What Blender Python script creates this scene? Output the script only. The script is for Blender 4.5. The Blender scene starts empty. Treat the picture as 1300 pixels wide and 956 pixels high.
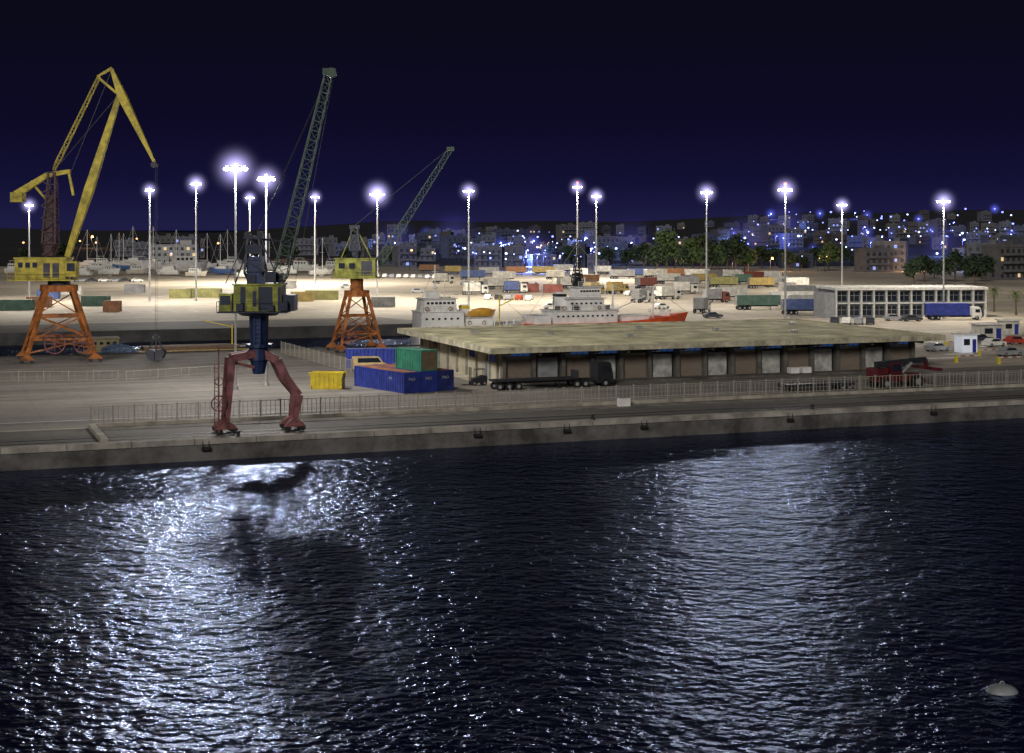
import bpy, bmesh, math, random
from mathutils import Vector, Matrix
R = random.Random(7)
sc = bpy.context.scene
COL = sc.collection
F = 2000.; H0 = 21.; HY = 285.; TH = math.radians(20.5)
U = Vector((math.cos(TH), math.sin(TH), 0)); V = Vector((-math.sin(TH), math.cos(TH), 0))
P0 = Vector((-47.7, 146.9, 0))
def G(px, py, z=0.):
    D = F*(H0-z)/(py-HY); return Vector(((px-650)/F*D, D, z))
def W(u, v, z=0.): return P0+U*u+V*v+Vector((0, 0, z))
def at(px, D, z=0.): return Vector(((px-650)/F*D, D, z))

# ---------------------------------------------------------------- materials
MC = {}
def mat(name, col, rough=.6, metal=0., var=.25, scale=1.5, emis=0., bump=0., col2=None):
    if name in MC: return MC[name]
    m = bpy.data.materials.new(name); m.use_nodes = True; MC[name] = m
    nt = m.node_tree; b = nt.nodes['Principled BSDF']
    b.inputs['Roughness'].default_value = rough; b.inputs['Metallic'].default_value = metal
    tc = nt.nodes.new('ShaderNodeTexCoord'); n = nt.nodes.new('ShaderNodeTexNoise')
    n.inputs['Scale'].default_value = scale; n.inputs['Detail'].default_value = 6; n.inputs['Roughness'].default_value = .65
    nt.links.new(tc.outputs['Object'], n.inputs['Vector'])
    r = nt.nodes.new('ShaderNodeValToRGB')
    c2 = col2 if col2 else tuple(c*(1-var) for c in col); c1 = tuple(min(1, c*(1+var*.6)) for c in col)
    r.color_ramp.elements[0].position = .35; r.color_ramp.elements[1].position = .65
    r.color_ramp.elements[0].color = (*c2, 1); r.color_ramp.elements[1].color = (*c1, 1)
    nt.links.new(n.outputs['Fac'], r.inputs['Fac']); nt.links.new(r.outputs['Color'], b.inputs['Base Color'])
    if emis > 0:
        b.inputs['Emission Color'].default_value = (*col, 1); b.inputs['Emission Strength'].default_value = emis
        m.cycles.emission_sampling = 'NONE'
    if bump > 0:
        bp = nt.nodes.new('ShaderNodeBump'); bp.inputs['Strength'].default_value = bump
        nt.links.new(n.outputs['Fac'], bp.inputs['Height']); nt.links.new(bp.outputs['Normal'], b.inputs['Normal'])
    return m
def ground_mat(name, ca, cb):
    m = bpy.data.materials.new(name); m.use_nodes = True; nt = m.node_tree; b = nt.nodes['Principled BSDF']
    L = nt.links.new
    g = nt.nodes.new('ShaderNodeNewGeometry'); mp = nt.nodes.new('ShaderNodeMapping')
    mp.inputs['Rotation'].default_value = (0, 0, -TH); L(g.outputs['Position'], mp.inputs['Vector'])
    n1 = nt.nodes.new('ShaderNodeTexNoise'); n1.inputs['Scale'].default_value = .035; n1.inputs['Detail'].default_value = 8; n1.inputs['Roughness'].default_value = .7
    n2 = nt.nodes.new('ShaderNodeTexNoise'); n2.inputs['Scale'].default_value = .7; n2.inputs['Detail'].default_value = 5
    mp2 = nt.nodes.new('ShaderNodeMapping'); mp2.inputs['Scale'].default_value = (.03, .5, 1); L(mp.outputs[0], mp2.inputs[0])
    n3 = nt.nodes.new('ShaderNodeTexNoise'); n3.inputs['Scale'].default_value = 1.; n3.inputs['Detail'].default_value = 5; L(mp2.outputs[0], n3.inputs['Vector'])
    L(mp.outputs[0], n1.inputs['Vector']); L(mp.outputs[0], n2.inputs['Vector'])
    br = nt.nodes.new('ShaderNodeTexBrick'); br.offset = 0; br.inputs['Scale'].default_value = 1
    br.inputs['Brick Width'].default_value = 6; br.inputs['Row Height'].default_value = 6; br.inputs['Mortar Size'].default_value = .05
    br.inputs['Color1'].default_value = (1, 1, 1, 1); br.inputs['Color2'].default_value = (.86, .86, .86, 1); br.inputs['Mortar'].default_value = (.5, .5, .5, 1)
    L(mp.outputs[0], br.inputs['Vector'])
    r = nt.nodes.new('ShaderNodeValToRGB'); r.color_ramp.elements[0].position = .34; r.color_ramp.elements[1].position = .63
    r.color_ramp.elements[0].color = (*ca, 1); r.color_ramp.elements[1].color = (*cb, 1)
    a = nt.nodes.new('ShaderNodeMath'); a.operation = 'MULTIPLY_ADD'; a.inputs[1].default_value = .45
    L(n3.outputs['Fac'], a.inputs[0])
    a2 = nt.nodes.new('ShaderNodeMath'); a2.operation = 'MULTIPLY'; a2.inputs[1].default_value = .55; L(n1.outputs['Fac'], a2.inputs[0]); L(a2.outputs[0], a.inputs[2])
    L(a.outputs[0], r.inputs['Fac'])
    mx = nt.nodes.new('ShaderNodeMixRGB'); mx.blend_type = 'MULTIPLY'; mx.inputs['Fac'].default_value = .5
    L(r.outputs['Color'], mx.inputs['Color1']); L(br.outputs['Color'], mx.inputs['Color2'])
    mx2 = nt.nodes.new('ShaderNodeMixRGB'); mx2.blend_type = 'MULTIPLY'; mx2.inputs['Fac'].default_value = .4
    L(mx.outputs[0], mx2.inputs['Color1']); L(n2.outputs['Fac'], mx2.inputs['Color2']); L(mx2.outputs[0], b.inputs['Base Color'])
    b.inputs['Roughness'].default_value = .75
    return m
def water_mat():
    m = bpy.data.materials.new('sea_water'); m.use_nodes = True; nt = m.node_tree; L = nt.links.new
    nt.nodes.remove(nt.nodes['Principled BSDF']); out = nt.nodes['Material Output']
    df = nt.nodes.new('ShaderNodeBsdfDiffuse'); df.inputs['Color'].default_value = (.004, .016, .040, 1)
    gl = nt.nodes.new('ShaderNodeBsdfGlossy'); gl.inputs['Color'].default_value = (.27, .32, .46, 1); gl.inputs['Roughness'].default_value = .18
    fr = nt.nodes.new('ShaderNodeFresnel'); fr.inputs['IOR'].default_value = 1.33
    ms = nt.nodes.new('ShaderNodeMixShader'); L(fr.outputs[0], ms.inputs[0]); L(df.outputs[0], ms.inputs[1]); L(gl.outputs[0], ms.inputs[2]); L(ms.outputs[0], out.inputs['Surface'])
    g = nt.nodes.new('ShaderNodeNewGeometry')
    def noise(scale, rot, st, det, dist=.0):
        mp = nt.nodes.new('ShaderNodeMapping'); mp.inputs['Rotation'].default_value = (0, 0, rot); mp.inputs['Scale'].default_value = (1, st, 1)
        L(g.outputs['Position'], mp.inputs['Vector'])
        n = nt.nodes.new('ShaderNodeTexNoise'); n.inputs['Scale'].default_value = scale; n.inputs['Detail'].default_value = det
        n.inputs['Roughness'].default_value = .5; n.inputs['Distortion'].default_value = dist; L(mp.outputs[0], n.inputs['Vector']); return n
    a = noise(1.4, .5, 1.05, 2.6); c = noise(.42, -.4, 1.2, 2); lo = noise(.035, .1, 1.8, 3)
    ad = nt.nodes.new('ShaderNodeMath'); ad.operation = 'MULTIPLY_ADD'; ad.inputs[1].default_value = 1.4
    L(c.outputs['Fac'], ad.inputs[0]); L(a.outputs['Fac'], ad.inputs[2])
    mr = nt.nodes.new('ShaderNodeMapRange'); mr.inputs['From Min'].default_value = .35; mr.inputs['From Max'].default_value = .65; mr.inputs['To Min'].default_value = .24; mr.inputs['To Max'].default_value = .40
    L(lo.outputs['Fac'], mr.inputs['Value'])
    bp = nt.nodes.new('ShaderNodeBump'); bp.inputs['Strength'].default_value = 1; L(mr.outputs[0], bp.inputs['Distance'])
    L(ad.outputs[0], bp.inputs['Height'])
    for q in (df, gl, fr): L(bp.outputs['Normal'], q.inputs['Normal'])
    return m
def brick_mat():
    m = bpy.data.materials.new('brick_infill'); m.use_nodes = True; nt = m.node_tree; b = nt.nodes['Principled BSDF']; L = nt.links.new
    tc = nt.nodes.new('ShaderNodeTexCoord'); mp = nt.nodes.new('ShaderNodeMapping'); mp.inputs['Rotation'].default_value = (math.pi/2, 0, 0)
    L(tc.outputs['Object'], mp.inputs['Vector'])
    br = nt.nodes.new('ShaderNodeTexBrick'); br.inputs['Scale'].default_value = 1.6; br.inputs['Mortar Size'].default_value = .03
    br.inputs['Color1'].default_value = (.20, .15, .11, 1); br.inputs['Color2'].default_value = (.145, .11, .083, 1); br.inputs['Mortar'].default_value = (.24, .21, .18, 1)
    L(mp.outputs[0], br.inputs['Vector']); L(br.outputs['Color'], b.inputs['Base Color']); b.inputs['Roughness'].default_value = .85
    return m
def halo_mat(name, k, col, pwr=3.4):
    # lens-style halo painted as emissive volume around a lamp head, fading with radius
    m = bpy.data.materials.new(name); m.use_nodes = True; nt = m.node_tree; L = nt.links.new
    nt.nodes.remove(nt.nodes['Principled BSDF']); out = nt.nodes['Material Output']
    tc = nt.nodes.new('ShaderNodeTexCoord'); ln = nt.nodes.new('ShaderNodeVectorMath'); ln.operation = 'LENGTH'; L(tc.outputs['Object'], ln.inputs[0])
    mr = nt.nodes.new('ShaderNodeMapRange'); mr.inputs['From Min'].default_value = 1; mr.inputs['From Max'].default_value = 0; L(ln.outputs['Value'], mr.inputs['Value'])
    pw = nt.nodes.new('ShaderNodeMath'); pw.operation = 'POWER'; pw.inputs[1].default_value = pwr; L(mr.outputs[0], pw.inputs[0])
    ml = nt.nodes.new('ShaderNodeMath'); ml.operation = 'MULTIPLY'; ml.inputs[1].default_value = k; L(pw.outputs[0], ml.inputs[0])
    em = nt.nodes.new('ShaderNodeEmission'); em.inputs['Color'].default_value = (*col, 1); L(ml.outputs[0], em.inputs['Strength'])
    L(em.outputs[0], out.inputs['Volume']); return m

M_GROUND = ground_mat('yard_concrete', (.32, .28, .22), (.80, .70, .55)); M_APRON_DIM = ground_mat('apron_dimmed', (.07, .067, .063), (.23, .21, .185)); M_PIER_DIM = ground_mat('pier_concrete_dimmed', (.12, .11, .10), (.38, .345, .30))  # apron and pier tones lowered to paint in the dimmer light there
M_WATER = water_mat(); M_BRICK = brick_mat()
M_HAZE = halo_mat('lamp_halo_glow', 1.7, (.55, .50, 1.), 5.2); M_HALO_B = halo_mat('lamp_halo_glow_blue', .13, (.13, .16, 1.)); M_HALO_S = halo_mat('town_halo_glow_soft', .009, (.18, .17, 1.), 1.8)  # emissive halo glows added around the lamps
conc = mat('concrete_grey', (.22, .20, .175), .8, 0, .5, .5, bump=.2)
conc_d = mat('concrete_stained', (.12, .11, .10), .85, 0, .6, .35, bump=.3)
roofm = mat('roof_felt_pale', (.80, .72, .46), .85, 0, .5, .22)
steel = mat('steel_galvanised', (.42, .43, .44), .5, .3, .2, 2)
fencem = mat('fence_brownish_steel', (.34, .31, .26), .6, .0, .25, 2)
steel_d = mat('steel_dark', (.03, .033, .04), .5, .3, .3, 2)
rubber = mat('black_rubber', (.012, .012, .012), .8, 0, .3, 3)
glass_d = mat('window_glass_dark', (.015, .02, .03), .15, 0, .2, 1)
glass_b = mat('window_glass_blue', (.04, .12, .36), .2, 0, .3, 1, emis=.22)
glass_l = mat('window_lit_warm', (1., .72, .38), .4, 0, .1, 1, emis=.5)
rust = mat('maroon_leg_paint', (.23, .085, .085), .7, 0, .6, 1.0)
orange = mat('orange_crane_paint', (.34, .11, .02), .7, 0, .65, .7)
yellow = mat('yellow_crane_paint', (.42, .34, .04), .6, 0, .5, .7)
olive = mat('yellow_green_panel', (.33, .34, .05), .6, 0, .65, .9)
navy = mat('navy_steel', (.012, .018, .040), .5, .1, .4, 1)
colb = mat('column_dark_blue', (.016, .032, .10), .5, .1, .4, 1)
greeng = mat('green_grey_lattice', (.05, .09, .06), .5, .2, .3, 1)
white = mat('white_marine_paint', (.84, .83, .79), .45, 0, .2, .8)
shipw = mat('ship_white_paint', (.92, .91, .87), .4, 0, .12, .7)
shipg = mat('ship_grey_white_paint', (.88, .88, .85), .45, 0, .2, .6)
cblue = mat('blue_container_paint', (.025, .045, .29), .5, 0, .4, 1)
cgreen = mat('green_container_paint', (.03, .20, .13), .5, 0, .3, 1)
crust = mat('rusty_orange_roof', (.36, .15, .07), .7, 0, .4, .7)
cred = mat('red_paint', (.45, .05, .03), .55, 0, .3, 1)
cyel = mat('yellow_paint', (.78, .60, .03), .5, 0, .25, 1)
grey = mat('grey_paint', (.28, .29, .30), .5, 0, .25, 1)
txtw = mat('white_lettering', (.75, .75, .75), .5, 0, .05, 1)
txtg = mat('faded_white_lettering', (.45, .46, .50), .6, 0, .2, 1)
txtk = mat('black_lettering', (.02, .02, .02), .5, 0, .05, 1)
door_w = mat('roller_door_pale', (.46, .46, .43), .6, .0, .45, .9)
paint_w = mat('road_paint_white', (.72, .72, .70), .7, 0, .3, 1)
paint_y = mat('road_paint_yellow', (.70, .50, .05), .7, 0, .4, 1)
leafm = mat('foliage_dark_green', (.035, .060, .025), .8, 0, .5, .8)
leaf_lit = mat('foliage_lit_tone', (.10, .15, .045), .8, 0, .5, .8)  # foliage tone brightened to stand for lamp light on the leaves
bark = mat('tree_bark', (.10, .07, .05), .9, 0, .4, 3)
lens_w = mat('lamp_lens_cool', (.86, .88, 1.), .4, 0, 0, 1, emis=45)
lens_s = mat('lamp_lens_small', (.45, .55, 1.), .4, 0, 0, 1, emis=5)
lens_b = mat('lamp_lens_blue', (.20, .25, 1.), .4, 0, 0, 1, emis=3.6)
lens_o = mat('lamp_lens_orange', (1., .50, .20), .4, 0, 0, 1, emis=3)
lens_r = mat('lamp_lens_red', (1., .05, .03), .4, 0, 0, 1, emis=14)
booth_glow = mat('booth_glow_wall', (.75, .8, .9), .5, 0, .1, 1, emis=.25)  # wall given its own glow for the booth's light

# ---------------------------------------------------------------- mesh builder
class MB:
    def __init__(s): s.v = []; s.f = []; s.m = []
    def add(s, vs, fs, m=0):
        n = len(s.v); s.v += [tuple(v) for v in vs]; s.f += [tuple(i+n for i in f) for f in fs]; s.m += [m]*len(fs); return s
    def box(s, c, d, rz=0, m=0, tx=1., ty=1.):
        c = Vector(c); x, y, z = d[0]/2, d[1]/2, d[2]/2; cs, sn = math.cos(rz), math.sin(rz); vs = []
        for k, (sx, sy) in ((-1, (1, 1)), (1, (tx, ty))):
            for a, b in ((-1, -1), (1, -1), (1, 1), (-1, 1)):
                X, Y = a*x*sx, b*y*sy; vs.append((c.x+X*cs-Y*sn, c.y+X*sn+Y*cs, c.z+k*z))
        return s.add(vs, [(3, 2, 1, 0), (4, 5, 6, 7), (0, 1, 5, 4), (1, 2, 6, 5), (2, 3, 7, 6), (3, 0, 4, 7)], m)
    def tube(s, a, b, r, r2=None, n=8, m=0):
        a = Vector(a); b = Vector(b); r2 = r if r2 is None else r2; d = (b-a)
        if d.length < 1e-6: return s
        d.normalize(); t = Vector((0, 0, 1)) if abs(d.z) < .95 else Vector((1, 0, 0)); e = d.cross(t).normalized(); g = d.cross(e)
        vs = []
        for p, q in ((a, r), (b, r2)):
            for i in range(n):
                w = 2*math.pi*(i+.5)/n; vs.append(p+e*(q*math.cos(w))+g*(q*math.sin(w)))
        fs = [(i, (i+1) % n, n+(i+1) % n, n+i) for i in range(n)]+[tuple(range(n))[::-1], tuple(range(n, 2*n))]
        return s.add(vs, fs, m)
    def beam(s, a, b, w, w2=None, m=0):
        return s.tube(a, b, w*.7071, (w2 if w2 is not None else w)*.7071, 4, m)
    def prism(s, pts, y0, y1, m=0):
        n = len(pts); vs = [(x, y0, z) for x, z in pts]+[(x, y1, z) for x, z in pts]
        return s.add(vs, [tuple(range(n))[::-1], tuple(range(n, 2*n))]+[(i, (i+1) % n, n+(i+1) % n, n+i) for i in range(n)], m)
    def loft(s, rings, m=0, cap=True):
        n = len(rings[0]); vs = [v for r in rings for v in r]; fs = []
        for k in range(len(rings)-1):
            for i in range(n): fs.append((k*n+i, k*n+(i+1) % n, (k+1)*n+(i+1) % n, (k+1)*n+i))
        if cap: fs += [tuple(range(n))[::-1], tuple(range((len(rings)-1)*n, len(rings)*n))]
        return s.add(vs, fs, m)
    def ring(s, c, r, t, axis='y', n=20, m=0):
        c = Vector(c)
        def p(w):
            return c+(Vector((math.cos(w)*r, 0, math.sin(w)*r)) if axis == 'y' else Vector((math.cos(w)*r, math.sin(w)*r, 0)))
        for i in range(n): s.tube(p(2*math.pi*i/n), p(2*math.pi*(i+1)/n), t, None, 5, m)
        return s
    def ell(s, c, r, m=0, nu=10, nv=6):
        rings = []
        for j in range(nv+1):
            w = math.pi*(j/nv)*.98+.01*math.pi
            rings.append([(c[0]+r[0]*math.sin(w)*math.cos(2*math.pi*i/nu), c[1]+r[1]*math.sin(w)*math.sin(2*math.pi*i/nu), c[2]-r[2]*math.cos(w)) for i in range(nu)])
        return s.loft(rings, m)
    def lattice(s, a, b, w1, w2, n, t, m=0):
        a = Vector(a); b = Vector(b); d = (b-a).normalized(); e = d.cross(Vector((0, 1, 0))).normalized(); g = d.cross(e)
        prev = None
        for k in range(n+1):
            f = k/n; w = (w1+(w2-w1)*f)/2
            if k == 0: w *= .5
            p = a.lerp(b, f); cs = [p+e*w+g*w, p-e*w+g*w, p-e*w-g*w, p+e*w-g*w]
            if prev:
                for i in range(4):
                    s.beam(prev[i], cs[i], t, None, m)
                    j = (i+1) % 4
                    s.beam(prev[i] if k % 2 else prev[j], cs[j] if k % 2 else cs[i], t*.6, None, m)
            for i in range(4): s.beam(cs[i], cs[(i+1) % 4], t*.6, None, m)
            prev = cs
        return s
    def build(s, name, mats, parent=None, rz=0., smooth=False, off=(0, 0, 0)):
        me = bpy.data.meshes.new(name); vs = s.v
        if rz or off != (0, 0, 0):
            c, n = math.cos(rz), math.sin(rz); vs = [(x*c-y*n+off[0], x*n+y*c+off[1], z+off[2]) for x, y, z in vs]
        me.from_pydata(vs, [], s.f)
        if not isinstance(mats, (list, tuple)): mats = [mats]
        for q in mats: me.materials.append(q)
        if len(mats) > 1: me.polygons.foreach_set('material_index', s.m)
        bm = bmesh.new(); bm.from_mesh(me); bmesh.ops.recalc_face_normals(bm, faces=bm.faces); bm.to_mesh(me); bm.free()
        if smooth: me.polygons.foreach_set('use_smooth', [True]*len(me.polygons))
        o = bpy.data.objects.new(name, me); COL.objects.link(o)
        if parent: o.parent = parent
        return o
def tag(o, label, cat, group=None, kind=None):
    if label: o['label'] = label
    if cat: o['category'] = cat
    if group: o['group'] = group
    if kind: o['kind'] = kind
    return o
def empty(name, loc, rz=0., label=None, cat=None, group=None):
    o = bpy.data.objects.new(name, None); COL.objects.link(o); o.location = loc; o.rotation_euler = (0, 0, rz); o.empty_display_size = .5
    return tag(o, label, cat, group)
def struct(mb, name, m):
    return tag(mb.build(name, m), None, None, None, 'structure')
def copy_tree(o, parent=None):
    c = o.copy(); COL.objects.link(c)
    if parent: c.parent = parent
    for ch in list(o.children): copy_tree(ch, c)
    return c
def text(body, size, m, parent, loc, rot, name='lettering'):
    cu = bpy.data.curves.new('t', 'FONT'); cu.body = body; cu.size = size; cu.extrude = .01
    ob = bpy.data.objects.new('t', cu); COL.objects.link(ob)
    bpy.context.view_layer.update()
    me = bpy.data.meshes.new_from_object(ob.evaluated_get(bpy.context.evaluated_depsgraph_get())); bpy.data.objects.remove(ob)
    me.materials.clear(); me.materials.append(m)
    o = bpy.data.objects.new(name, me); COL.objects.link(o); o.parent = parent; o.location = loc; o.rotation_euler = rot
    return o
LMK = [(45, 'left of tall yellow crane'), (110, 'behind tall yellow crane'), (160, 'right of tall yellow crane'), (215, 'at first mast after yellow crane'),
       (270, 'at second mast after yellow crane'), (325, 'behind the brightest mast'), (375, 'behind dark crane boom'), (440, 'right of dark crane boom'),
       (500, 'behind orange quay crane'), (560, 'under far slanting boom'), (615, 'at mast above white ship'), (680, 'above gap between ships'),
       (725, 'left of red ship mast'), (775, 'behind red ship mast'), (830, 'above red ship deck'), (880, 'above red bow tip'),
       (940, 'at mast right of bow'), (985, 'left of mast over warehouse'), (1035, 'right of mast over warehouse'), (1085, 'at mast over terminal'),
       (1140, 'above terminal middle'), (1180, 'above terminal right half'), (1230, 'behind the rightmost mast'), (9999, 'at the right edge')]
def lm(px):
    for a, t in LMK:
        if px < a: return t

# ---------------------------------------------------------------- terrain
def ss(a, b, x):
    t = max(0, min(1, (x-a)/(b-a))); return t*t*(3-2*t)
def zt(X, Y):
    px = 650+X/Y*F
    k = .22+.28*ss(250, 520, px)+.38*ss(820, 1050, px)
    z = .027*max(0, Y-790)*k
    z += ss(900, 1700, Y)*(2.0*math.sin(X*.006+1.3)+1.5*math.sin(Y*.004+X*.011)+1.0*math.sin(X*.027))
    if Y > 2700: z -= (Y-2700)*.05
    return max(z, .02 if Y < 900 else -3)
g = MB()
outer = [(-260, 0), (900, 0), (1500, 900), (900, 900), (-1500, 1500), (-1500, 160), (124, 160), (136, 106), (-260, 106)]
top = [W(a, b) for a, b in outer]; bot = [p+Vector((0, 0, -5)) for p in top]; n = len(top)
g.add(top+bot, [tuple(range(n))]+[(i, (i+1) % n, n+(i+1) % n, n+i) for i in range(n)])
struct(g, 'ground', M_GROUND)
ps = MB(); pl = [(-240, 13.8), (300, 13.8), (300, 39), (62, 39), (62, 105.5), (-240, 105.5)]
ps.add([W(a, b, .002) for a, b in pl], [tuple(range(6))]); struct(ps, 'pier_surface_dimmed', M_PIER_DIM)  # darker sheet over the ground, dims the near pier by colour
fa = MB(); fa.add([W(-900, 160.5, .004), W(100, 160.5, .004), W(90, 190, .004), W(-900, 190, .004)], [(0, 1, 2, 3)]); struct(fa, 'far_quay_apron_dimmed', M_APRON_DIM)  # dark sheet added to quiet the glare along the far bank
w = MB(); w.add([(-4000, -200, -2), (4000, -200, -2), (4000, 6000, -2), (-4000, 6000, -2)], [(0, 1, 2, 3)]); struct(w, 'water', M_WATER)
h = MB(); NX, NY = 90, 60; vs = []
for j in range(NY+1):
    Y = 780+(3600-780)*(j/NY)**1.4
    for i in range(NX+1):
        X = (-.45+.9*i/NX)*Y*1.05; vs.append((X, Y, zt(X, Y)+(.02 if j else -.5)))
h.add(vs, [(j*(NX+1)+i, j*(NX+1)+i+1, (j+1)*(NX+1)+i+1, (j+1)*(NX+1)+i) for j in range(NY) for i in range(NX)])
ho = struct(h, 'hillside', mat('hill_scrub', (.016, .016, .02), .9, 0, .5, .02))
def strip(u0, u1, v0, v1, z0, z1, mb=None):
    mb = mb or MB(); a = [W(u0, v0), W(u1, v0), W(u1, v1), W(u0, v1)]
    return mb.add([p+Vector((0, 0, z0)) for p in a]+[p+Vector((0, 0, z1)) for p in a], [(3, 2, 1, 0), (4, 5, 6, 7), (0, 1, 5, 4), (1, 2, 6, 5), (2, 3, 7, 6), (3, 0, 4, 7)])
ap = MB(); ap.add([W(-200, .92, .004), W(300, .92, .004), W(300, 13.05, .004), W(-200, 13.05, .004)], [(0, 1, 2, 3)]); struct(ap, 'quay_apron_dimmed', M_APRON_DIM)  # darker sheet laid on the front quay, its dimness put into the colour
cp = MB()
for k in range(44): strip(-60+k*6, -60+k*6+5.93, -.25, .9, -.4, .14, cp)
struct(cp, 'quay_coping', mat('coping_concrete', (.34, .31, .26), .8, 0, .5, .4, bump=.2))
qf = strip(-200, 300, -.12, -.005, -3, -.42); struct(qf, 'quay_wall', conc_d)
bq = strip(-200, 118, 105.9, 106.4, -.5, .25); strip(-900, 120, 159.6, 160.3, -3, .35, bq); struct(bq, 'basin_quay_edge', mat('basin_edge_dark', (.05, .047, .045), .85, 0, .5, .3))
kb = strip(9.9, 190, 13.1, 13.75, 0.001, .42); strip(9.2, 9.9, .92, 13.75, .001, .42, kb)
struct(kb, 'kerb_wall', mat('kerb_concrete', (.40, .37, .31), .8, 0, .4, .5))
pv = strip(10, 190, 10.4, 13.05, .006, .05); struct(pv, 'pavement_strip', conc)
rd = MB()
for k in range(46): strip(40+k*2.4, 41.2+k*2.4, 1.2, 1.7, .008, .013, rd)
struct(rd, 'road_marking_yellow_dashes', paint_y)
rl = MB()
strip(0, 180, 20.0, 20.25, .006, .011, rl); strip(60, 180, 30.0, 30.2, .006, .011, rl)
for k in range(14): strip(134+k*3, 134.2+k*3, 60, 72, .004, .009, rl)
for k in range(30): strip(20+k*5, 20.2+k*5, 225, 240, .004, .009, rl)
for k in range(20): strip(-40+k*8, -35+k*8, 205, 205.3, .004, .009, rl)
strip(142, 400, 84, 84.4, .004, .009, rl); strip(142, 400, 92, 92.4, .004, .009, rl)
struct(rl, 'road_marking_white_lines', paint_w)
for v, nm in ((3.0, 'waterside'), (5.2, 'landside')):
    r_ = strip(-60, 200, v-.25, v+.06, .006, .03)
    tag(r_.build('crane_rail', steel_d), 'long steel crane rail set in the quay, %s one of the pair' % nm, 'rail', 'crane rails on the quay')
for k, u in enumerate((19, 47, 57, 66, 84, 103)):
    fo = empty('rubber_fender', W(u, -.36, -.85), TH, 'small black rubber fender hanging on the quay face', 'fender', 'rubber fenders along the quay face')
    MB().tube((-.4, 0, 0), (.4, 0, 0), .2, None, 10).build('fender_tube', rubber, fo)
    for s in (-.3, .3): MB().beam((s, 0, .15), (s, .08, .75), .05).build('chain', steel_d, fo)
    if k % 2 == 0:
        bo = empty('mooring_bollard', W(u+3.3, .45, .14), TH, 'dark iron mooring bollard on the pale quay edge', 'bollard', 'mooring bollards along the quay edge')
        MB().tube((0, 0, 0), (0, 0, .1), .3, .26, 12).tube((0, 0, .1), (0, 0, .42), .15, .17, 12).build('base', steel_d, bo)
        MB().ell((0, 0, .46), (.28, .2, .11)).build('cap', steel_d, bo)

# ---------------------------------------------------------------- fences
def fence(a, b, hgt, step, label, base=0., pick=.3, m=fencem, group=None, th=.045, pw=.09):
    a = Vector(a); b = Vector(b); L = (b-a).length; rz = math.atan2(b.y-a.y, b.x-a.x)
    t = empty('metal_fence', (a.x, a.y, base), rz, label, 'fence', group)
    n = max(1, int(L/step)); pst = None
    for k in range(n+1):
        if pst is None: pst = MB().box((0, 0, hgt/2), (pw, pw, hgt)).box((0, 0, hgt+.03), (pw+.04, pw+.04, .06)).build('post', m, t)
        else:
            c = pst.copy(); COL.objects.link(c); c.parent = t; c.location = (k*L/n, 0, 0)
    pn = MB(); pn.box((L/2, 0, .2), (L, .04, .05)).box((L/2, 0, hgt-.1), (L, .05, .07))
    q = int(L/pick)
    for k in range(q): pn.box(((k+.5)*L/q, 0, hgt/2), (th, .03, hgt-.25))
    pn.build('railing', m, t)
fence(W(9.5, 13.4), W(168, 13.4), 1.8, 2.2, 'long picket railing on low kerb along the near quay', .42, .5, fencem, None, .05, .12)
fence(G(357, 449), G(446, 474), 2.0, 2.6, 'short wire fence running diagonally left of the blue containers', 0, .4)
fence(G(-40, 486), G(150, 484), 1.5, 3.2, 'thin pale railing on the quay in front of yellow crane feet', 0, 1.6)
fence(G(160, 483), G(352, 470), 1.3, 4.5, 'low thin railing crossing the quay left of the dark crane', 0, 2.2)
fence(W(137, 26), W(165, 26), 1.6, 2.5, 'dull railing at right end behind the red handler', 0, .6)

# ---------------------------------------------------------------- warehouse
wr = empty('warehouse', W(61.7, 36.5), TH, 'long low flat-roofed warehouse with brick bays and pale roller doors', 'warehouse')
MB().box((34.4, 21.75, 2.15), (63.2, 36.4, 4.3)).build('wall', mat('warehouse_render', (.42, .38, .28), .85, 0, .3, .5), wr)
rf = MB().box((34.75, 21.15, 4.66), (69.5, 42.3, .5))
for k in range(6): rf.box((34.75, 6+k*6.1, 4.92), (69.3, .16, .05))
rf.build('roof', roofm, wr)
pr = MB().box((34.75, -.06, 4.7), (69.6, .12, .75)).box((-.06, 21.15, 4.7), (.12, 42.4, .75)).box((69.56, 21.15, 4.7), (.12, 42.4, .75)).box((34.75, 42.36, 4.7), (69.6, .12, .75))
pr.build('fascia', mat('fascia_concrete', (.50, .46, .33), .8, 0, .5, .6), wr)
NB = 15; pit = 63.2/NB
colm = mat('column_dark_concrete', (.13, .12, .105), .8, 0, .3, .8)
for i in range(NB+1):
    x = 2.8+i*pit
    MB().box((x, 3.1, 2.2), (.5, .9, 4.38)).build('column', colm, wr)
    MB().box((x, 1.5, 4.15), (.3, 2.2, .45)).build('bracket', colm, wr)
for i in range(NB):
    x = 2.8+(i+.5)*pit
    if i % 2:
        d = MB().box((x, 3.4, 1.65), (2.9, .12, 3.3))
        for k in range(11): d.box((x, 3.33, .2+k*.29), (2.9, .04, .05))
        d.build('roller_door', door_w if i > 1 else grey, wr)
        MB().box((x-1.55, 3.36, 1.7), (.2, .26, 3.4)).box((x+1.55, 3.36, 1.7), (.2, .26, 3.4)).box((x, 3.36, 3.5), (3.3, .26, .2)).build('door_frame', steel_d, wr)
    else:
        MB().box((x, 3.42, 1.6), (pit-.55, .14, 3.2)).build('brick_panel', M_BRICK, wr)
    win = MB().box((x, 3.44, 3.86), (pit-.6, .08, .42)).build('window', glass_b if i % 3 != 1 else glass_d, wr)
    f = MB()
    for k in range(5): f.box((x-1.7+k*.85, 3.38, 3.86), (.06, .08, .42))
    f.box((x, 3.37, 3.63), (pit-.6, .08, .06)).build('mullion', steel_d, win)
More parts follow.
